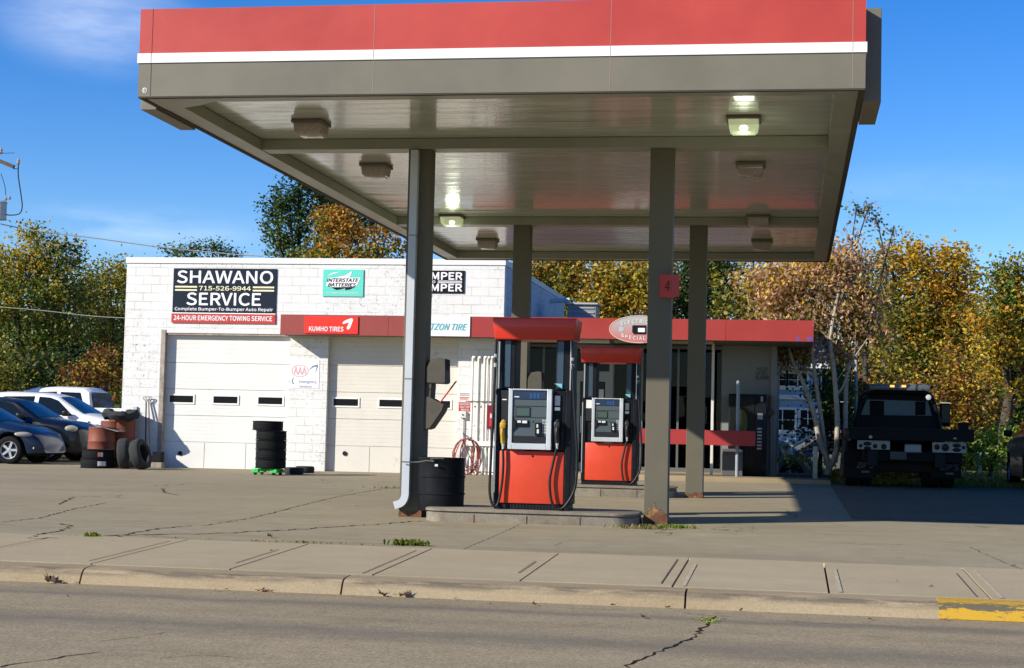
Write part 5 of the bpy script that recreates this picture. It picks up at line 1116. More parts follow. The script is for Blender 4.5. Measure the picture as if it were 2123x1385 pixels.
for sg, a in ((0, 1768), (1, 1950)):
    xa, xb = q(a, 990).x, q(a+28, 990).x; mb = MB().mat(M_TYWALL); Mx = Matrix.Translation(((xa+xb)/2, TY_+5.6, zt+.46)) @ Matrix.Rotation(PI/2, 4, 'Y'); mb.lathe([(.0, -.13), (.44, -.13), (.46, -.1), (.46, .1), (.44, .13), (0, .13)], 24, Mx); mb.build('wheel', None, tw, sm=40)
x0, x1 = q(1764, 900).x, q(2020, 900).x; zt1, zt0 = q(1890, 889).z, q(1890, 914).z
mb = MB().mat(M_TB); mb.box(x0, x1, TY_, TY_+.12, zt0, zt1, .01); mb.box(x0+.03, x1-.03, TY_+.121, TY_+5.6, zt1-.12, zt1-.02)
mb.prism([(x0-.0, TY_, zt1), (x0-.04, TY_, zt1+.0), (x0-.02, TY_, zt0)], (0, 5.5, 0)); mb.build('flatbed', None, tw)
mb = MB().mat(M_TD); mb.box(x0-.02, x1+.02, TY_-.03, TY_+.0-.002, zt1-.012, zt1+.008); mb.build('bed_edge', None, tw)
mb = MB().mat(M_TD); mb.box(x0+.35, x0+.55, TY_+.2, TY_+6.4, zt+.45, zt0); mb.box(x1-.75, x1-.55, TY_+.2, TY_+6.4, zt+.45, zt0); mb.box(x0+.3, x1-.5, TY_+.9, TY_+1.9, zt+.32, zt+.62, .05); mb.build('chassis', None, tw); mb = MB().mat(M_TB); mb.box(x0+.25, x1-.2, TY_+.3, TY_+.45, zt+.55, zt+.78, .02); mb.build('rear_bumper', None, tw)
mb = MB().mat(M_TS); mb.box(x0+1.08, x0+1.42, TY_+.14, TY_+.2, zt0-.25, zt0-.06, .03); mb.build('winch_bracket', None, tw)
for (a, b, c, d), cir in (((1778, 913, 1846, 932), ((1785, 924, 4), (1799, 920, 9), (1799, 929, 8), (1815, 925, 5), (1833, 926, 6))), ((1934, 917, 2005, 939), ((1944, 927, 6), (1961, 928, 8), (1985, 924, 9), (1985, 933, 9), (1999, 928, 4)))):
    p0, p1 = q(a, c and (b+d)/2), q(c, (b+d)/2); zz1, zz0 = q((a+c)/2, b).z, q((a+c)/2, d).z
    mb = MB().mat(M_TS); mb.box(p0.x, p1.x, TY_+.13, TY_+.17, zz0, zz1, .004); pn_ = mb.build('lamp_panel', None, tw)
    for cx_, cy_, rr in cir:
        p = q(cx_, cy_); e = rr >= 8 and cir.index((cx_, cy_, rr)) in (1, 2, 3) and not (cx_ == 1961); mb = MB().mat(mat('lamp_dark_red', (.018, .010, .012), .25)); mb.lathe([(0, .012), (rr/99.4*.95, .0), (rr/99.4, -.012)], 18, Matrix.Translation((p.x, TY_+.128, p.z)) @ Matrix.Diagonal((1, 1, .48 if e else 1, 1)) @ Matrix.Rotation(PI/2, 4, 'X')); mb.build('tail_lamp', None, pn_, sm=60)
for a, b, tx0, tx1, ty in ((1752, 1822, 1776, 1812, 964), (1938, 2002, 1950, 1988, 968)):
    xa, xb = q(a, 960).x, q(b, 960).x; z1_, z0_ = q(a, 936).z, q(a, 992).z; mb = MB().mat(mat('mud_flap', (.010, .010, .011), .7)); mb.box(xa, xb, TY_+.86, TY_+.88, z0_, z1_); fl = mb.build('mud_flap', None, tw)
    letters("ZIP'S", q(tx0, ty, TY_+.86).x, q(tx1, ty, TY_+.86).x, q(tx0, ty+6, TY_+.86).z, q(tx0, ty-6, TY_+.86).z, TY_+.855, mat('flap_print', (.13, .13, .13), .7), fl, bold=.03, shear=.3)
    mb = MB().mat(MATS['flap_print']); p = q((tx0+tx1)/2, ty+14, TY_+.86); mb.box(p.x-.08, p.x+.08, TY_+.853, TY_+.858, p.z-.02, p.z+.02); mb.build('flap_mark', None, fl)
CYt = TY_+5.9   # cab
def qc(px, py): return at(px, py, Y=CYt)
c = [qc(1772, 890), qc(1948, 892), qc(1936, 845), qc(1925, 815), qc(1796, 813), qc(1786, 845)]
mb = MB().mat(M_TB); mb.prism([(v.x, CYt, v.z) for v in (qc(1768, 955), qc(1955, 957), c[1], c[2], c[3], c[4], c[5], c[0])], (0, 2.2, 0), .04); cab = mb.build('cab', None, tw, sm=35)
v = [at(1785, 860, Y=CYt-.02), at(1932, 862, Y=CYt-.02), at(1924, 832, Y=CYt-.02), at(1797, 828, Y=CYt-.02)]
mb = MB().mat(mat('cab_glass', (.06, .11, .12), .3)); mb.prism([(a.x, CYt-.012, a.z) for a in v], (0, .008, 0)); rw = mb.build('rear_window', None, cab)
for px, w_, h_ in ((1818, 28, 24), (1908, 20, 22)):
    p = at(px, 850, Y=CYt-.02); mb = MB().mat(M_UND); mb.box(p.x-w_/170, p.x+w_/170, CYt-.018, CYt-.0125, p.z-.12, p.z+h_/110, .02); mb.build('headrest', None, rw)
mb = MB().mat(M_TB); mb.box(c[0].x+.15, c[1].x-.1, CYt+2.21, CYt+3.4, zt+.6, zt+1.35, .08); mb.build('bonnet', None, tw)
HY = CYt-.35   # headache rack and light bar
def qh(px, py): return at(px, py, Y=HY)
mb = MB().mat(M_TB); mb.tube(catmull([qh(1762, 960), qh(1776, 880), qh(1784, 832), qh(1800, 815), qh(1860, 813), qh(1918, 815), qh(1934, 828), qh(1948, 880), qh(1955, 930)], 5), .045, 8)
mb.build('headache_rack', None, tw, sm=50)
a, b = qh(1802, 804), qh(1927, 806); zz1, zz0 = qh(1865, 797).z, qh(1865, 810).z
mb = MB().mat(mat('lightbar_grey', (.10, .11, .11), .3, coat=.5)); mb.box(a.x, b.x, HY-.15, HY+.15, zz0, zz1, .03); lb = mb.build('light_bar', None, tw, sm=35)
for px in (1849, 1873):
    p = qh(px, 801); mb = MB().mat(mat('amber_lamp_lit', (.8, .3, .03), .3, emit=((1, .42, .06), 1.6))); mb.box(p.x-.05, p.x+.05, HY-.158, HY-.151, p.z-.025, p.z+.025, .002); mb.build('amber_lamp', None, lb)
mb = MB().mat(M_PLG); mb.tube([qh(1803, 812), qh(1927, 813)], .014, 6); mb.build('bar_rail', None, lb)
for px, py, mm in ((1924, 824, mat('work_lamp_lens', (.5, .5, .48), .15, coat=.5)), (1793, 824, M_TD)):
    p = qh(px, py); mb = MB().mat(M_TD); mb.tube([(p.x, HY-.02, p.z), (p.x, HY-.14, p.z)], .075, 18); wl = mb.build('work_lamp', None, tw, sm=50); mb = MB().mat(mm); mb.lathe([(0, .02), (.062, .0)], 18, Matrix.Translation((p.x, HY-.142, p.z)) @ Matrix.Rotation(PI/2, 4, 'X')); mb.build('lens', None, wl, sm=60)
for a, b, c_, d, in ((1948, 836, 1970, 884), (1742, 834, 1758, 868)):
    p0, p1 = at(a, (b+d)/2, Y=CYt+1.8), at(c_, (b+d)/2, Y=CYt+1.8); z1_, z0_ = at(a, b, Y=CYt+1.8).z, at(a, d, Y=CYt+1.8).z
    mb = MB().mat(M_TB); mb.box(p0.x, p1.x, CYt+1.75, CYt+1.9, z0_, z1_, .03); mr_ = mb.build('mirror', None, tw, sm=35); mb = MB().mat(mat('mirror_glass', (.02, .025, .025), .15)); mb.box(p0.x+.05, p1.x-.02, CYt+1.742, CYt+1.749, z0_+.1, z1_-.04); mb.mat(M_CHROME); mb.box(p0.x, p1.x, CYt+1.742, CYt+1.9, z1_, z1_+.02); mb.build('mirror_glass', None, mr_)
    mb = MB().mat(M_TB); xx = c[0].x if a < 1800 else c[1].x; mb.tube([(xx, CYt+1.8, z0_+.15), ((p0.x+p1.x)/2, CYt+1.8, z0_+.1)], .02, 6); mb.build('mirror_arm', None, mr_)
for px, py in ((1805, 906), (1980, 909)):
    p = q(px, py); mb = MB().mat(M_PLG); mb.lathe([(0, .01), (.035, 0)], 12, Matrix.Translation((p.x, TY_-.004, p.z)) @ Matrix.Diagonal((1, 1, 1 if px < 1900 else .5, 1)) @ Matrix.Rotation(PI/2, 4, 'X')); mb.build('bed_lamp', None, tw, sm=60)
mb = MB().mat(mat('plate_dim', (.07, .065, .06), .6)); p0, p1 = q(1846, 945), q(1880, 945); mb.box(p0.x, p1.x, TY_+.05, TY_+.06, p1.z-.08, p1.z+.08); mb.build('licence_plate', None, tw)
p = q(2010, 888); mb = MB().mat(M_TB); mb.box(p.x-.16, p.x+.02, TY_+.3, TY_+.7, zt1, zt1+.16, .02); mb.build('tool_box', None, tw)
# ------------------------------------------------------------ house behind
HX0, HX1 = at(1545, 800, Y=60).x, at(1702, 800, Y=60).x
ho = thing('house', 'pale blue clapboard house with white window frames behind the store', 'house', ((HX0+HX1)/2, 62, .2), world=True)
g = G('blue_siding'); zz = g.n('ShaderNodeSeparateXYZ', 2, i0=g.co); fr = g.math('FRACT', g.math('DIVIDE', zz, .115)); g.put(g.mix(g.rng(fr, .0, .12), (.10, .16, .22), (.26, .42, .56)), g.b.inputs['Base Color']); g.b.inputs['Roughness'].default_value = .6; g.bump(fr, .6, .015)
z_ = lambda py: at(1650, py, Y=60).z
mb = MB().mat(g.m); mb.box(HX0, HX1, 60, 66, .0, z_(757)); mb.build('wall', None, ho)
M_TW = mat('house_trim_white', (.75, .75, .74), .6)
mb = MB().mat(mat('house_roof', (.20, .19, .18), .9, nz=(3, .2))); mb.prism([(HX0-.3, 59.6, z_(757)), (HX0-.3, 63, z_(757)+2.6), (HX0-.3, 66.4, z_(757))], (HX1-HX0+.6, 0, 0)); mb.build('roof', None, ho)
mb = MB().mat(M_TW); mb.box(HX0-.3, HX1+.3, 59.5, 59.6, z_(757)-.12, z_(757)+.05); mb.box(HX0, HX1+.05, 59.88, 59.995, z_(828), z_(819)); mb.box(HX0, HX1+.05, 59.9, 59.995, z_(804), z_(800)); mb.box(HX1-.1, HX1+.03, 59.95, 60.1, .0, z_(757)-.13); mb.build('trim', None, ho)
for (a, b, c_, d) in ((1597, 850, 1648, 892), (1600, 775, 1629, 800), (1634, 775, 1672, 800), (1660, 850, 1690, 885)):
    xa, xb = at(a, 850, Y=60).x, at(c_, 850, Y=60).x; za, zb_ = z_(d), z_(b); mb = MB().mat(M_TW); f = .09
    mb.box(xa-f, xb+f, 59.93, 59.99, za-f*1.6, za); mb.box(xa-f, xb+f, 59.93, 59.99, zb_, zb_+f); mb.box(xa-f, xa, 59.93, 59.99, za, zb_); mb.box(xb, xb+f, 59.93, 59.99, za, zb_); mb.box((xa+xb)/2-.02, (xa+xb)/2+.02, 59.94, 59.985, za, zb_); mb.box(xa, xb, 59.95, 59.983, (za+zb_)/2-.012, (za+zb_)/2+.012)
    wf = mb.build('window', None, ho); mb = MB().mat(M_DARKG); mb.box(xa, xb, 59.97, 59.978, za, zb_); mb.build('pane', None, wf)
# ------------------------------------------------------------ utility pole, transformer and cables
M_POLE = mat('pole_wood', (.10, .075, .055), .9, nz=(6, .3)); M_CER = mat('insulator', (.35, .33, .30), .3, coat=.5); M_TRF = mat('transformer_grey', (.32, .36, .38), .45, nz=(3, .08)); M_WIRE = mat('wire_dark', (.02, .02, .022), .6)
px_ = at(-30, 500, Y=45).x
up = thing('utility_pole', 'wooden utility pole with a crossarm and grey transformer at the left edge', 'utility pole', (px_, 45, .5), world=True)
def u(px, py, Y=45): return at(px, py, Y=Y)
mb = MB().mat(M_POLE); mb.tube([(px_, 45, .3), (px_, 45, 10.2)], [.17, .12], 12); mb.build('pole', None, up, sm=50)
mb = MB().mat(M_POLE); a = u(-60, 310); b = u(29, 346); d = (b-a).normalized(); mb.tube([a, b], .075, 4); mb.build('crossarm', None, up)
p = u(0, 437); mb = MB().mat(M_TRF); mb.lathe([(0, -.27), (.17, -.27), (.19, -.25), (.19, .22), (.205, .225), (.205, .25), (.15, .29), (0, .31)], 24, Matrix.Translation(p)); tr_ = mb.build('transformer', None, up, sm=40)
for px, py in ((12, 412), (20, 410)):
    p = u(px, py); mb = MB().mat(M_CER); mb.lathe([(.0, -.06), (.03, -.05), (.05, -.02), (.03, 0), (.045, .02), (.02, .05), (0, .06)], 12, Matrix.Translation(p)); mb.build('bushing', None, tr_, sm=50)
for px, py in ((38, 335), (2, 313)):
    p = u(px, py); mb = MB().mat(M_CER); mb.lathe([(.0, -.10), (.035, -.09), (.06, -.04), (.035, -.01), (.055, .03), (.03, .06), (.02, .1), (0, .11)], 12, Matrix.Translation(p)); mb.build('insulator', None, up, sm=50)
mb = MB().mat(M_WIRE); mb.tube(catmull([u(38, 342), u(38, 365), u(43, 400), u(46, 428), u(40, 443), u(20, 446), u(5, 443)], 6), .018, 6); mb.tube(catmull([u(12, 405), u(10, 385), u(2, 360)], 4), .01, 5); mb.tube([u(3, 318), u(30, 317)], .008, 5); mb.tube([u(28, 350), u(38, 350)], .012, 5); mb.build('jumper', None, up, sm=50)
def wire(label, pts, r, m=M_WIRE):
    t = bpy.data.objects.new('overhead_cable', None); mb = MB().mat(m); mb.tube(catmull(pts, 8), r, 5); o = mb.build('overhead_cable', None, None, sm=60); bpy.data.objects.remove(t); tagit(o, label, 'cable', 'overhead cables'); return o
M_WL = mat('wire_pale', (.30, .28, .25), .5)
wire('pale twisted service cable crossing the sky to the garage roof', [at(-40, 455, Y=45), at(60, 476, Y=45.2), at(200, 494, Y=45.5), at(330, 512, Y=45.8), at(470, 526, Y=46), at(545, 531, Y=46)], .016, M_WL)
wire('lower cable crossing the trees left of the garage', [at(-60, 632, Y=48), at(80, 643, Y=48), at(200, 656, Y=48), at(330, 662, Y=48)], .012, M_WL)
wire('thin dark cable crossing above the orange trees on the right', [at(1690, 552, Y=50), at(1830, 557, Y=50), at(1950, 565, Y=50), at(2060, 571, Y=50), at(2200, 577, Y=50)], .011)
wire('thin cable below the other one in front of the orange trees', [at(1720, 640, Y=50), at(1900, 648, Y=50), at(2050, 646, Y=50), at(2200, 650, Y=50)], .007)
t = thing('utility_pole', 'thin pale pole rising behind the store roof', 'utility pole', (at(1557, 600, Y=68).x, 68, .3)); mb = MB().mat(mat('pole_pale', (.30, .29, .27), .8)); mb.tube([(0, 0, 0), (0, 0, 9.6)], .13, 10); mb.build('pole', None, t, sm=50)
t = thing('utility_pole', 'thin grey pole standing behind the tow truck among the trees', 'utility pole', (at(1774, 850, Y=44).x, 44, gz(2, 44))); mb = MB().mat(MATS['pole_pale']); mb.tube([(0, 0, 0), (0, 0, 4.2)], .045, 8); mb.build('pole', None, t, sm=50)
# ------------------------------------------------------------ trees
DK = 14; TOT = [0]
def leafmat(name, tr=.42):
    m = bpy.data.materials.new(name); m.use_nodes = True; t = m.node_tree; b = t.nodes['Principled BSDF']; a = t.nodes.new('ShaderNodeAttribute'); a.attribute_name = 'hue'
    t.links.new(a.outputs['Color'], b.inputs['Base Color']); b.inputs['Roughness'].default_value = .5; b.inputs['Specular IOR Level'].default_value = .35
    tl = t.nodes.new('ShaderNodeBsdfTranslucent'); t.links.new(a.outputs['Color'], tl.inputs[0]); mx = t.nodes.new('ShaderNodeMixShader'); mx.inputs[0].default_value = tr
    t.links.new(b.outputs[0], mx.inputs[1]); t.links.new(tl.outputs[0], mx.inputs[2]); t.links.new(mx.outputs[0], t.nodes['Material Output'].inputs[0]); return m
M_LEAF = leafmat('leaf'); M_BARK = mat('bark_grey', (.20, .165, .12), .9, nz=(7, .35), bump=(12, .6, .02)); M_BARKD = mat('bark_dark', (.06, .048, .035), .9, nz=(7, .35))
M_BARKL = mat('bark_pale', (.34, .29, .22), .85, nz=(9, .3), dirt=((.12, .10, .07), 5, .6))
PAL = dict(green=(.10, .15, .024), dgreen=(.032, .062, .016), olive=(.24, .22, .03), yellow=(.55, .42, .05), orange=(.44, .20, .025), rust=(.20, .07, .022), brown=(.36, .21, .11), red=(.19, .03, .022), lime=(.24, .36, .03), tan=(.60, .38, .19), gold=(.50, .33, .03))
def leaf_mesh(name, C, S, cols, droop=0., aspect=1.5):
    n = len(C); d = rng.normal(size=(n, 3)); d[:, 2] = d[:, 2]*.6-droop; d /= np.linalg.norm(d, axis=1)[:, None]
    q = rng.normal(size=(n, 3)); s = np.cross(d, q); s /= np.linalg.norm(s, axis=1)[:, None]
    S = S[:, None]; V = np.stack([C-d*S*.5*aspect/1.5, C+s*S*.36, C+d*S*.6*aspect/1.5, C-s*S*.36], 1).reshape(-1, 3)
    me = bpy.data.meshes.new(name); me.vertices.add(4*n); me.vertices.foreach_set('co', V.astype(np.float32).ravel()); me.loops.add(4*n); me.loops.foreach_set('vertex_index', np.arange(4*n, dtype=np.int32))
    me.polygons.add(n); me.polygons.foreach_set('loop_start', np.arange(0, 4*n, 4, dtype=np.int32)); me.polygons.foreach_set('loop_total', np.full(n, 4, np.int32)); me.update(calc_edges=True)
    at_ = me.attributes.new('hue', 'FLOAT_COLOR', 'FACE'); c4 = np.ones((n, 4), np.float32); c4[:, :3] = cols; at_.data.foreach_set('color', c4.ravel()); return me
def crown(name, lobes, pal, dens, size, droop=0., spread=.42, per=34, aspect=1.5):
    """pal: list of (name, weight, height bias)"""
    Cs, Hs = [], []; lo = min(l[2]-l[5] for l in lobes); hi = max(l[2]+l[5] for l in lobes)
    for (x, y, z, rx, ry, rz_) in lobes:
        ncl = max(int(dens*(rx*rz_)*DK), 4); d = rng.normal(size=(ncl, 3)); d /= np.linalg.norm(d, axis=1)[:, None]; r = rng.uniform(.15, 1, ncl)**.45*.93
        r *= 1+.16*np.sin(d[:, 0]*5+x)+.12*np.sin(d[:, 2]*7+z)
        c = d*r[:, None]*np.array([rx, ry, rz_])+np.array([x, y, z]); Cs.append(c)
    cl = np.concatenate(Cs); n = len(cl); w = np.zeros((n, len(pal)))
    hh = (cl[:, 2]-lo)/(hi-lo)
    for k, (nm, wt, hb) in enumerate(pal):
        ph = rng.uniform(0, 6, 3); f = np.sin(cl[:, 0]*.9+ph[0])+np.sin(cl[:, 2]*1.1+ph[1])+np.sin(cl[:, 1]*.8+ph[2]); w[:, k] = wt*np.exp(.8*f+hb*2*(hh-.5)+rng.normal(size=n)*.5)
    w /= w.sum(1)[:, None]; cum = w.cumsum(1)
    cnt = rng.poisson(per, n); idx = np.repeat(np.arange(n), cnt); N = len(idx); TOT[0] += N
    pts = cl[idx]+rng.normal(size=(N, 3))*spread*rng.uniform(.5, 1.1, n)[idx][:, None]*np.array([1, 1, .75])
    r_ = rng.uniform(size=N); r_ = .55*r_+.45*rng.uniform(size=n)[idx]; ch = (r_[:, None] > cum[idx]).sum(1).clip(0, len(pal)-1)
    base = np.array([PAL[p[0]] for p in pal]); cols = base[ch]*rng.uniform(.6, 1.45, (N, 1))*rng.uniform(.85, 1.15, (N, 3)); cols = cols.clip(0, .9)
    S = size*rng.uniform(.6, 1.35, N); return leaf_mesh(name, pts, S, cols, droop, aspect), cl
def limb_set(base, lobes, r0, stems=1, lean=.0, bark=M_BARK, twigs=14, cl=None, seed=0, fork=None):
    rd = random.Random(seed); mb = MB().mat(bark); base = Vector(base); top = max(l[2] for l in lobes)
    cx = sum(l[0] for l in lobes)/len(lobes)
    H = Vector((base.x*.6+cx*.4, base.y, base.z+(top-base.z)*.45)); pts = catmull([base, base.lerp(H, .5)+Vector((rd.uniform(-.15, .15), 0, 0)), H], 5)
    mb.tube([base-Vector((0, 0, .2))]+pts, [r0*1.35]+[r0*(1.15-.5*k/len(pts)) for k in range(len(pts))], 10)
    for l in lobes:
        c = Vector(l[:3]); m = H.lerp(c, .5)+Vector((rd.uniform(-.4, .4), rd.uniform(-.3, .3), rd.uniform(.1, .5))); P = catmull([H.lerp(base, .25*rd.random()), m, c+Vector((0, 0, l[5]*.5))], 5); mb.tube(P, [r0*.5*(1-.8*k/len(P)) for k in range(len(P))], 6)
    if cl is not None:
        for k in range(twigs):
            c = Vector(cl[rd.randrange(len(cl))]); l = min(lobes, key=lambda q_: (Vector(q_[:3])-c).length); s = Vector(l[:3])-Vector((0, 0, l[5]*.3)); P = catmull([s, s.lerp(c, .5)+Vector((0, 0, rd.uniform(0, .3))), c+(c-s)*.08], 4); mb.tube(P, [r0*.14*(1-.8*j/len(P)) for j in range(len(P))], 4)
    return mb
def tree(name, label, base_px, Y, lobes_px, pal, r0=.2, size=.19, dens=3.2, cat='tree', group=None, droop=0., per=44, spread=.30, bark=M_BARKD, twigs=16, base=None, depth=1., extra=None, aspect=1.5):
    lobes = []
    for l in lobes_px:
        px, py, rx, rz_ = l[:4]; yy = Y+(l[4] if len(l) > 4 else 0); p = at(px, py, Y=yy); k = yy/FPX; lobes.append((p.x, p.y, p.z, rx*k, max(rx*k, rz_*k)*.8*depth, rz_*k))
    bx = at(base_px, 900, Y=Y).x; b = (bx, Y, gz(bx, Y)) if base is None else base
    t = thing(name, label, cat, b, group=group, world=True)
    me, cl = crown('crown', lobes, pal, dens, size*.60, droop, spread, per, aspect); link(me, 'crown', M_LEAF, t)
    mb = limb_set(b, lobes, r0, bark=bark, twigs=twigs, cl=cl, seed=int(base_px)) if extra is None else extra(lobes, cl, b)
    mb.build('trunk', None, t, sm=50); return t
GL = 'trees left of the garage'; GR = 'trees on the right behind the tow truck'; GM = 'trees behind the store'
tree('tree', 'tall yellow-green maple at the far left behind the cars', 55, 56, [(55, 640, 105, 150), (75, 520, 50, 70), (120, 545, 60, 65), (10, 560, 60, 75), (130, 640, 60, 90), (-60, 600, 80, 120)], [('olive', 4.5, .2), ('green', 2.2, 0), ('dgreen', .7, -.6), ('gold', 2.4, .3), ('yellow', .8, .2)], .22, group=GL)
tree('tree', 'darker green tree just left of the garage wall', 215, 60, [(225, 640, 75, 110), (255, 570, 48, 48), (190, 590, 50, 60)], [('green', 2.6, 0), ('dgreen', 1.6, -.2), ('olive', 2.6, .3), ('rust', .5, 0), ('gold', .6, 0)], .2, group=GL)
tree('shrub', 'red-brown leaved bush between the cars and the garage wall', 215, 52, [(215, 760, 42, 45), (170, 790, 45, 38), (248, 800, 26, 40)], [('red', 1.5, .3), ('rust', 2.6, 0), ('olive', 1.2, -.2), ('gold', .25, .2), ('dgreen', 1.2, 0)], .06, cat='bush', dens=4)
tree('shrub', 'dark green bush with bare grey twigs behind the white hatchback', 80, 53, [(60, 790, 70, 45), (0, 770, 60, 60), (120, 760, 50, 45)], [('dgreen', 2, 0), ('olive', 2, .3), ('green', 2, 0)], .06, cat='bush', dens=3.2)
tree('tree', 'dark tree top showing far behind the garage roof', 415, 95, [(365, 522, 28, 16), (395, 515, 22, 16), (445, 512, 34, 16), (480, 528, 22, 14), (420, 560, 70, 40)], [('dgreen', 3, 0), ('green', 1.2, 0)], .3, size=.26, spread=.4, dens=1.6, twigs=40)
tree('tree', 'tall dark green maple rising behind the middle of the garage', 640, 60, [(600, 470, 55, 50), (620, 400, 62, 52), (570, 440, 36, 30), (680, 430, 70, 80), (575, 510, 36, 34), (740, 430, 90, 90), (650, 560, 100, 60)], [('dgreen', 3.4, 0), ('green', 2, .4)], .32, size=.2, dens=2.8)
tree('tree', 'yellow and green tree behind the garage next to the front left column', 720, 54, [(690, 470, 46, 42), (740, 500, 60, 50), (660, 515, 36, 34), (800, 510, 50, 50), (730, 560, 110, 50), (700, 440, 26, 24)], [('olive', 2.2, 0), ('gold', 2.0, .5), ('green', 2.6, -.2), ('orange', 1, .5)], .2)
tree('tree', 'yellow-leaved tree behind the store roof beside the garage wall', 1180, 57, [(1150, 590, 70, 60), (1210, 560, 70, 70), (1120, 540, 60, 60), (1180, 660, 100, 60)], [('gold', 3, 0), ('orange', 1.4, .3), ('olive', 2.4, 0), ('rust', .8, -.3)], .18, group=GM, size=.21)
tree('tree', 'orange-yellow tree behind the store sign', 1300, 56, [(1290, 580, 70, 70), (1340, 620, 60, 60), (1250, 640, 60, 60)], [('gold', 3, 0), ('orange', 1.2, .3), ('olive', 2.2, 0), ('rust', 1, -.3)], .18, group=GM, size=.21)
tree('tree', 'dark green tree behind the store between the right-hand columns', 1450, 60, [(1440, 590, 70, 60), (1500, 600, 60, 70), (1400, 630, 60, 50), (1470, 540, 70, 50)], [('green', 2.4, 0), ('dgreen', 3, 0), ('olive', 1.2, .5)], .2, group=GM)
tree('tree', 'tall thin tree with sparse grey-green twigs poking above the canopy corner', 1785, 46, [(1775, 440, 20, 18), (1800, 435, 12, 10), (1820, 468, 16, 14), (1850, 488, 10, 7), (1772, 500, 26, 30), (1800, 540, 30, 40), (1830, 530, 26, 26)], [('green', 1.5, 1), ('brown', 2, -1), ('olive', 1, .4)], .10, dens=2.0, size=.15, per=20, spread=.22, twigs=60, group=GR)
def multi(lobes, cl, b):
    mb = MB().mat(M_BARKL); Y = 38.6
    def s(pts, r): P = catmull([at(px, py, Y=Y+k) for px, py, k in pts], 6); mb.tube(P, [r*(1.1-.7*i/len(P)) for i in range(len(P))], 9)
    s([(1716, 985, 0), (1718, 962, 0), (1700, 915, 0), (1688, 860, 0), (1668, 800, .1), (1640, 740, .3), (1630, 680, .5)], .075)
    s([(1714, 965, .1), (1708, 915, .1), (1700, 850, .1), (1690, 780, .2), (1684, 700, .4), (1700, 600, .6)], .06)
    s([(1718, 970, 0), (1732, 945, 0), (1736, 890, 0), (1733, 820, 0), (1728, 760, .1), (1722, 700, .2), (1740, 600, .5), (1760, 530, .7)], .07)
    s([(1745, 990, .8), (1752, 900, .8), (1754, 800, .9), (1762, 700, 1), (1775, 620, 1.2), (1780, 520, 1.4)], .06)
    s([(1733, 820, 0), (1748, 800, .1), (1770, 745, .2), (1800, 700, .4)], .028); s([(1690, 780, .2), (1660, 770, .1), (1630, 765, 0)], .018); s([(1688, 860, 0), (1660, 830, 0), (1635, 820, .1)], .014)
    rd = random.Random(4)
    for k in range(46):
        c = Vector(cl[rd.randrange(len(cl))]); a = at(rd.choice((1645, 1690, 1730, 1765)), rd.uniform(640, 800), Y=39); P = catmull([a, a.lerp(c, .55)+Vector((rd.uniform(-.2, .2), 0, rd.uniform(-.1, .25))), c], 4); mb.tube(P, [.011*(1-.7*j/len(P)) for j in range(len(P))], 4)
    return mb
bx = at(1716, 985, Y=38.6)
tree('tree', 'dry brown-leaved tree with pale forked stems beside the right end of the store', 1716, 39.4, [(1590, 590, 50, 48), (1640, 600, 58, 60), (1700, 570, 50, 62), (1750, 560, 44, 62), (1690, 660, 58, 44), (1760, 660, 44, 44), (1630, 660, 44, 36), (1740, 720, 36, 30), (1790, 620, 36, 50), (1800, 700, 40, 34), (1650, 740, 34, 26)], [('tan', 4, .2), ('brown', 2, 0), ('rust', .5, 0), ('gold', 1.2, .5), ('olive', .9, .4)], size=.125, dens=11, droop=.9, per=36, spread=.26, extra=multi, base=(bx.x, 38.6, gz(bx.x, 38.6)), aspect=2.2)
tree('tree', 'broad orange and gold tree above the tow truck', 1900, 52, [(1850, 570, 60, 60), (1920, 560, 66, 62), (1975, 580, 50, 62), (1880, 650, 90, 70), (1960, 680, 80, 80), (1990, 540, 24, 24), (1880, 760, 90, 70)], [('gold', 3.4, .3), ('orange', .8, .8), ('olive', 3, -.2), ('green', 1.4, -.5)], .2, dens=4.2, group=GR)
tree('tree', 'green and orange tree cut off by the right edge', 2085, 50, [(2070, 600, 40, 46), (2110, 560, 40, 30), (2120, 640, 60, 80), (2060, 690, 50, 70), (2110, 760, 70, 70), (2180, 620, 60, 80)], [('green', 2, -.2), ('olive', 2.4, 0), ('gold', 1.8, .3), ('orange', .8, .6), ('lime', .8, 0)], .2, dens=4.2, group=GR)
tree('shrub', 'brown and gold undergrowth filling the gap behind the tow truck', 1900, 46.5, [(1850, 830, 60, 60), (1940, 830, 60, 60), (1990, 770, 50, 60), (2020, 850, 50, 50), (1800, 800, 50, 60), (1980, 900, 60, 45)], [('orange', 1.6, .2), ('rust', 2, 0), ('gold', 2, .3), ('olive', 1.6, 0), ('dgreen', 1, 0)], .06, cat='bush', dens=3.6, size=.15)
tree('shrub', 'bright green bush to the right of the tow truck', 2050, 41.5, [(2040, 930, 34, 26), (2080, 915, 36, 34), (2110, 900, 34, 40), (2050, 960, 34, 18)], [('lime', 3, .4), ('green', 1.6, 0), ('olive', 1, 0)], .05, cat='bush', dens=4, size=.14)
tree('shrub', 'dark bush behind the pale forked stems', 1700, 43.5, [(1700, 800, 34, 50), (1690, 890, 40, 40), (1745, 900, 40, 60), (1740, 820, 34, 50)], [('dgreen', 4, 0), ('green', 1, 0)], .06, cat='bush', dens=3.2, size=.15)
tree('shrub', 'yellow-leaved plants in the bed beside the store corner', 1660, 38.2, [(1630, 955, 16, 12), (1650, 950, 18, 14), (1675, 958, 14, 11), (1640, 925, 14, 9), (1690, 965, 14, 10)], [('yellow', 2.4, .6), ('green', 2, -.2), ('lime', 1, .2)], .01, cat='plant', dens=22, size=.11, per=10, spread=.06)
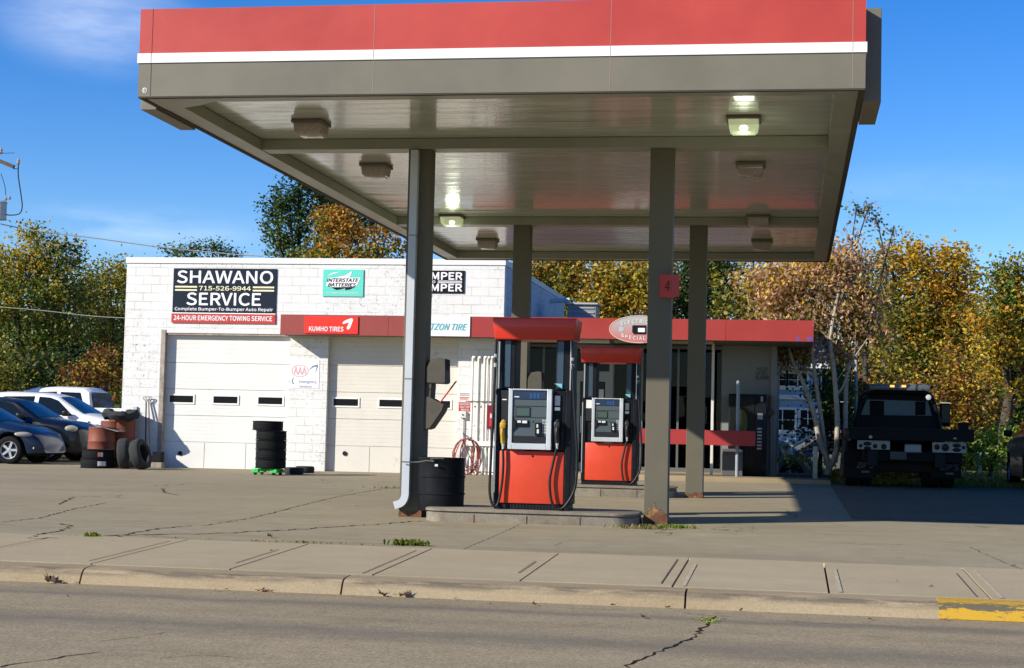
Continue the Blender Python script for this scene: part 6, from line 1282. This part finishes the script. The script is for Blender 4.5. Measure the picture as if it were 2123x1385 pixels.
for k, (px, Y, py, rx, rz_, pl, lb) in enumerate(((1050, 75, 640, 130, 130, 'a', 'dark tree in the back row behind the garage side wall'), (1330, 74, 620, 150, 120, 'b', 'brownish tree in the back row behind the store roof'), (1600, 59, 600, 110, 90, 'b', 'brown-gold tree in the back row behind the dry tree'), (1760, 66, 820, 110, 110, 'a', 'dark tree in the back row left of the tow truck cab'), (1950, 68, 720, 150, 150, 'b', 'gold tree in the back row behind the tow truck'), (2130, 66, 760, 110, 170, 'a', 'dark green tree in the back row at the right edge'), (140, 70, 700, 170, 130, 'a', 'dark green tree in the back row behind the parked cars'), (-40, 68, 700, 130, 150, 'a', 'dark tree in the back row at the left edge'))):
    pal = [('dgreen', 3, 0), ('green', 2, 0), ('olive', 1, .3)] if pl == 'a' else [('olive', 2.4, 0), ('gold', 1.4, .3), ('rust', 1, 0), ('dgreen', 1.6, -.3)]
    tree('tree', lb, px, Y, [(px-rx*.5, py, rx*.55, rz_*.8), (px+rx*.5, py-10, rx*.55, rz_*.8), (px, py-rz_*.4, rx*.5, rz_*.5), (px, py+rz_*.6, rx*.9, rz_*.6)], pal, .25, size=.34, dens=.8, per=44, spread=.6, group='back row of trees', twigs=6, bark=M_BARKD)
# far wood closing the horizon
lob = [(x, 105+random.uniform(-6, 6), 3.2+random.uniform(-1, 1.4), 6, 4, 4.5) for x in range(-75, 70, 6)]
me, _ = crown('distant_woods', lob, [('dgreen', 3, 0), ('green', 2, 0), ('olive', 2, .3), ('rust', .6, 0)], .55, .55, per=50, spread=1.1); o = link(me, 'distant_woods', M_LEAF); o['kind'] = 'stuff'
# ------------------------------------------------------------ weeds, grass and fallen leaves
def tuft(px, py, z, n, h, sp, label, name='weed', pal=('green', 'olive', 'lime'), wide=.014, broad=False):
    p = at(px, py, z=z); zz = gz(p.x, p.y); C = []; V = []; F = []; cols = []
    for k in range(n):
        a = random.uniform(0, 2*PI); bx_, by_ = random.gauss(0, sp[0]), random.gauss(0, sp[1]); hh = h*random.uniform(.35, 1.1); l = hh*random.uniform(.2, .9); w_ = wide*random.uniform(.6, 1.3)
        c_, s_ = math.cos(a), math.sin(a); i = len(V)
        V += [(bx_-s_*w_*.4, by_+c_*w_*.4, 0), (bx_+s_*w_*.4, by_-c_*w_*.4, 0), (bx_+c_*l*.4+s_*w_, by_+s_*l*.4-c_*w_, hh*.6), (bx_+c_*l, by_+s_*l, hh), (bx_+c_*l*.4-s_*w_, by_+s_*l*.4+c_*w_, hh*.6)]; F.append((i, i+1, i+2, i+3, i+4))
        cols.append(np.array(PAL[random.choice(pal)])*random.uniform(.7, 1.4))
    me = bpy.data.meshes.new(name); me.from_pydata(V, [], F); me.update(); a_ = me.attributes.new('hue', 'FLOAT_COLOR', 'FACE'); c4 = np.ones((len(F), 4), np.float32); c4[:, :3] = cols; a_.data.foreach_set('color', c4.ravel())
    o = link(me, name, M_LEAF); o.location = (p.x, p.y, zz); tagit(o, label, 'weed'); return o
tuft(845, 1131, .5, 120, .07, (.11, .03), 'leafy green weed growing at the back edge of the sidewalk', pal=('green', 'green', 'lime', 'olive'), wide=.018)
tuft(194, 1108, .52, 50, .05, (.045, .04), 'small green weed growing in a forecourt crack at the left')
tuft(1335, 1094, .56, 160, .06, (.20, .06), 'low grass at the left foot of the front right column', pal=('green', 'olive', 'brown'), wide=.008)
tuft(1400, 1093, .56, 240, .05, (.12, .05), 'green grass tuft at the right foot of the front right column', wide=.009)
tuft(820, 1015, .6, 60, .05, (.2, .05), 'thin grass in the crack left of the front left column', pal=('olive', 'green'), wide=.01)
tuft(610, 1125, .5, 70, .03, (.35, .02), 'sparse grass in the joint at the back of the sidewalk', pal=('olive', 'green', 'brown'), wide=.008)
tuft(1470, 1284, .3, 50, .02, (.05, .10), 'tiny moss tuft in the road crack', pal=('olive', 'lime'), wide=.01)
# grass on the lawn
n = 26000; gx = rng.uniform(.9, 9, n); gy = rng.uniform(36.9, 43.5, n); hh = rng.uniform(.03, .11, n); a = rng.uniform(0, 2*PI, n); gzv = np.array([lawn_z(x, y) for x, y in zip(gx, gy)]); w_ = .012
C = np.stack([gx, gy, gzv], 1); ca, sa = np.cos(a), np.sin(a); z0 = np.zeros(n)
V = np.stack([C+np.stack([-sa*w_, ca*w_, z0], 1), C+np.stack([sa*w_, -ca*w_, z0], 1), C+np.stack([ca*hh*.5, sa*hh*.5, hh], 1)], 1).reshape(-1, 3)
me = bpy.data.meshes.new('grass'); me.from_pydata(V.tolist(), [], np.arange(3*n).reshape(-1, 3).tolist()); a_ = me.attributes.new('hue', 'FLOAT_COLOR', 'FACE'); c4 = np.ones((n, 4), np.float32)
pp = np.array([PAL['olive'], PAL['lime'], PAL['green'], PAL['orange']]); c4[:, :3] = pp[rng.choice(4, n, p=(.35, .3, .2, .15))]*rng.uniform(.7, 1.3, (n, 1)); a_.data.foreach_set('color', c4.ravel()); o = link(me, 'grass', M_LEAF); o['kind'] = 'stuff'
n = 5000; C = np.stack([rng.uniform(1, 9, n), rng.uniform(38, 46, n), np.zeros(n)], 1); C[:, 2] = [lawn_z(x, min(y, 45))+.02+random.random()*.05 for x, y, _ in C]; o = link(leaf_mesh('leaf_litter', C, np.full(n, .10), np.array([PAL[k] for k in rng.choice(['orange', 'rust', 'tan', 'gold'], n)])*rng.uniform(.7, 1.3, (n, 1))), 'leaf_litter', M_LEAF); o['kind'] = 'stuff'
def fallen(seed):
    rd = random.Random(seed); mb = MB(); n = 11; P = []
    for k in range(n*2):
        a = 2*PI*k/(2*n); r = (1 if k % 2 == 0 else .62)*(1+.25*math.cos(a))*rd.uniform(.8, 1.1); P.append((r*math.cos(a), r*.72*math.sin(a), .25*r*r*rd.uniform(.6, 1.6)+.12*math.sin(3*a)))
    c = mb.bm.verts.new((0, 0, .02)); V = [mb.bm.verts.new(p) for p in P]
    for i in range(len(V)): mb.bm.faces.new((c, V[i], V[(i+1) % len(V)]))
    mb.tube([(-.9, 0, .2), (-1.5, .1, .35)], .03, 4); return mb.mesh('fallen_leaf')
FL = [fallen(s) for s in range(3)]
lm = [mat('dry_leaf_brown', (.10, .05, .025), .7, nz=(9, .4)), mat('dry_leaf_orange', (.32, .11, .03), .7, nz=(9, .4)), mat('dry_leaf_red', (.22, .05, .04), .7, nz=(9, .4))]
FM = {}
for s in range(3):
    for m in range(3): me = FL[s].copy(); me.materials.clear(); me.materials.append(lm[m]); FM[s, m] = me
spots = [(137, 1203, .11, 0, 'large dark brown curled leaf in the gutter at the left'), (152, 1205, .06, 0, 'flat brown leaf just right of the large dark one in the gutter'), (176, 1208, .03, 0, 'tiny dark leaf right of the pair in the left gutter'), (557, 1223, .07, 1, 'bright orange curled leaf standing in the gutter'), (567, 1226, .045, 1, 'orange leaf scrap touching the bright orange leaf'), (799, 1234, .09, 0, 'long brown leaf in the gutter beside a dark curled one'), (846, 1235, .09, 0, 'dark curled leaf standing in the gutter near the middle'), (447, 1226, .035, 1, 'small pale orange leaf on the road by the gutter'), (475, 1222, .03, 1, 'small orange scrap against the kerb'), (945, 1243, .035, 1, 'small tan scrap in the gutter right of the dark leaf'), (560, 1116, .08, 0, 'dark brown leaf on the forecourt left of the weed'), (563, 1137, .035, 2, 'small red leaf on the sidewalk'), (1108, 1256, .05, 0, 'thin curled leaf in the gutter below the pumps'), (1275, 1255, .045, 2, 'small dark red leaf in the gutter below the right column'), (1386, 1262, .045, 2, 'reddish leaf in the gutter at the kerb joint'), (1335, 1283, .05, 0, 'dark arched leaf lying on the road'), (1537, 1267, .04, 2, 'red scrap in the gutter right of the kerb joint'), (1960, 1287, .035, 0, 'small brown leaf below the yellow kerb'), (1930, 1219, .035, 0, 'small brown leaf on the sidewalk at the right'), (2097, 1129, .04, 1, 'orange leaf on the forecourt at the right edge'), (2101, 1175, .04, 1, 'orange leaf on the sidewalk edge at the right'), (1805, 1286, .04, 1, 'tiny green-brown scrap in the right gutter'), (1015, 1254, .025, 0, 'tiny dark scrap in the gutter under the nearer pump'), (141, 1238, .02, 0, 'tiny dark speck of leaf on the road at the left'), (1860, 1210, .02, 0, 'tiny dark scrap on the right part of the sidewalk')]
for k, (px, py, s_, m_, l) in enumerate(spots):
    z = RZ if py > 1195+(px*.045) else .44 if py > 1130+px*.03 else .5; p = at(px, py, z=z)
    if z == RZ and p.y > 12.97: p.y = 12.97
    o = bpy.data.objects.new('fallen_leaf', FM[k % 3, m_]); COL.objects.link(o); o.location = (p.x, p.y, gz(p.x, p.y)+.008*s_/.05+.004); o.scale = (s_*.62, s_*.62, s_*.7); o.rotation_euler = (random.uniform(-.5, .5), random.uniform(-.5, .5), random.uniform(0, 6)); tagit(o, l, 'leaf', 'fallen leaves')
# white marker post and stump by the bed
p = at(1690, 985, Y=37.4); t = thing('marker_post', 'short pale square post at the foot of the forked stems', 'post', (p.x, 37.4, gz(p.x, 37.4))); mb = MB().mat(mat('post_pale', (.42, .40, .30), .8, nz=(8, .3))); zt = at(1690, 925, Y=37.4).z-gz(p.x, 37.4); mb.box(-.05, .05, -.05, .05, 0, zt, .008); mb.build('post', None, t)
# house fence strip far right
for k in range(1):
    a, b = at(2020, 985, Y=45), at(2090, 985, Y=45); t = thing('wooden_rail', 'low weathered timber rail between the bush and the dark car', 'rail', ((a.x+b.x)/2, 45, gz(4, 45)), world=True)
    z = gz(4, 45); mb = MB().mat(MATS['post_pale']); mb.box(a.x, b.x+1, 45, 45.06, z+.55, z+.65, .005); mb.build('rail', None, t); mb = MB().mat(MATS['post_pale'])
    mb.box(a.x+.1, a.x+.2, 45.065, 45.15, z, z+.6); mb.box(b.x+.3, b.x+.4, 45.065, 45.15, z, z+.6); mb.build('post', None, t)
for o in list(bpy.data.objects):
    if o.parent is None and o.type == 'MESH' and not o.get('label') and not o.get('kind'): print('UNTAGGED', o.name)

print('LEAVES', TOT[0])
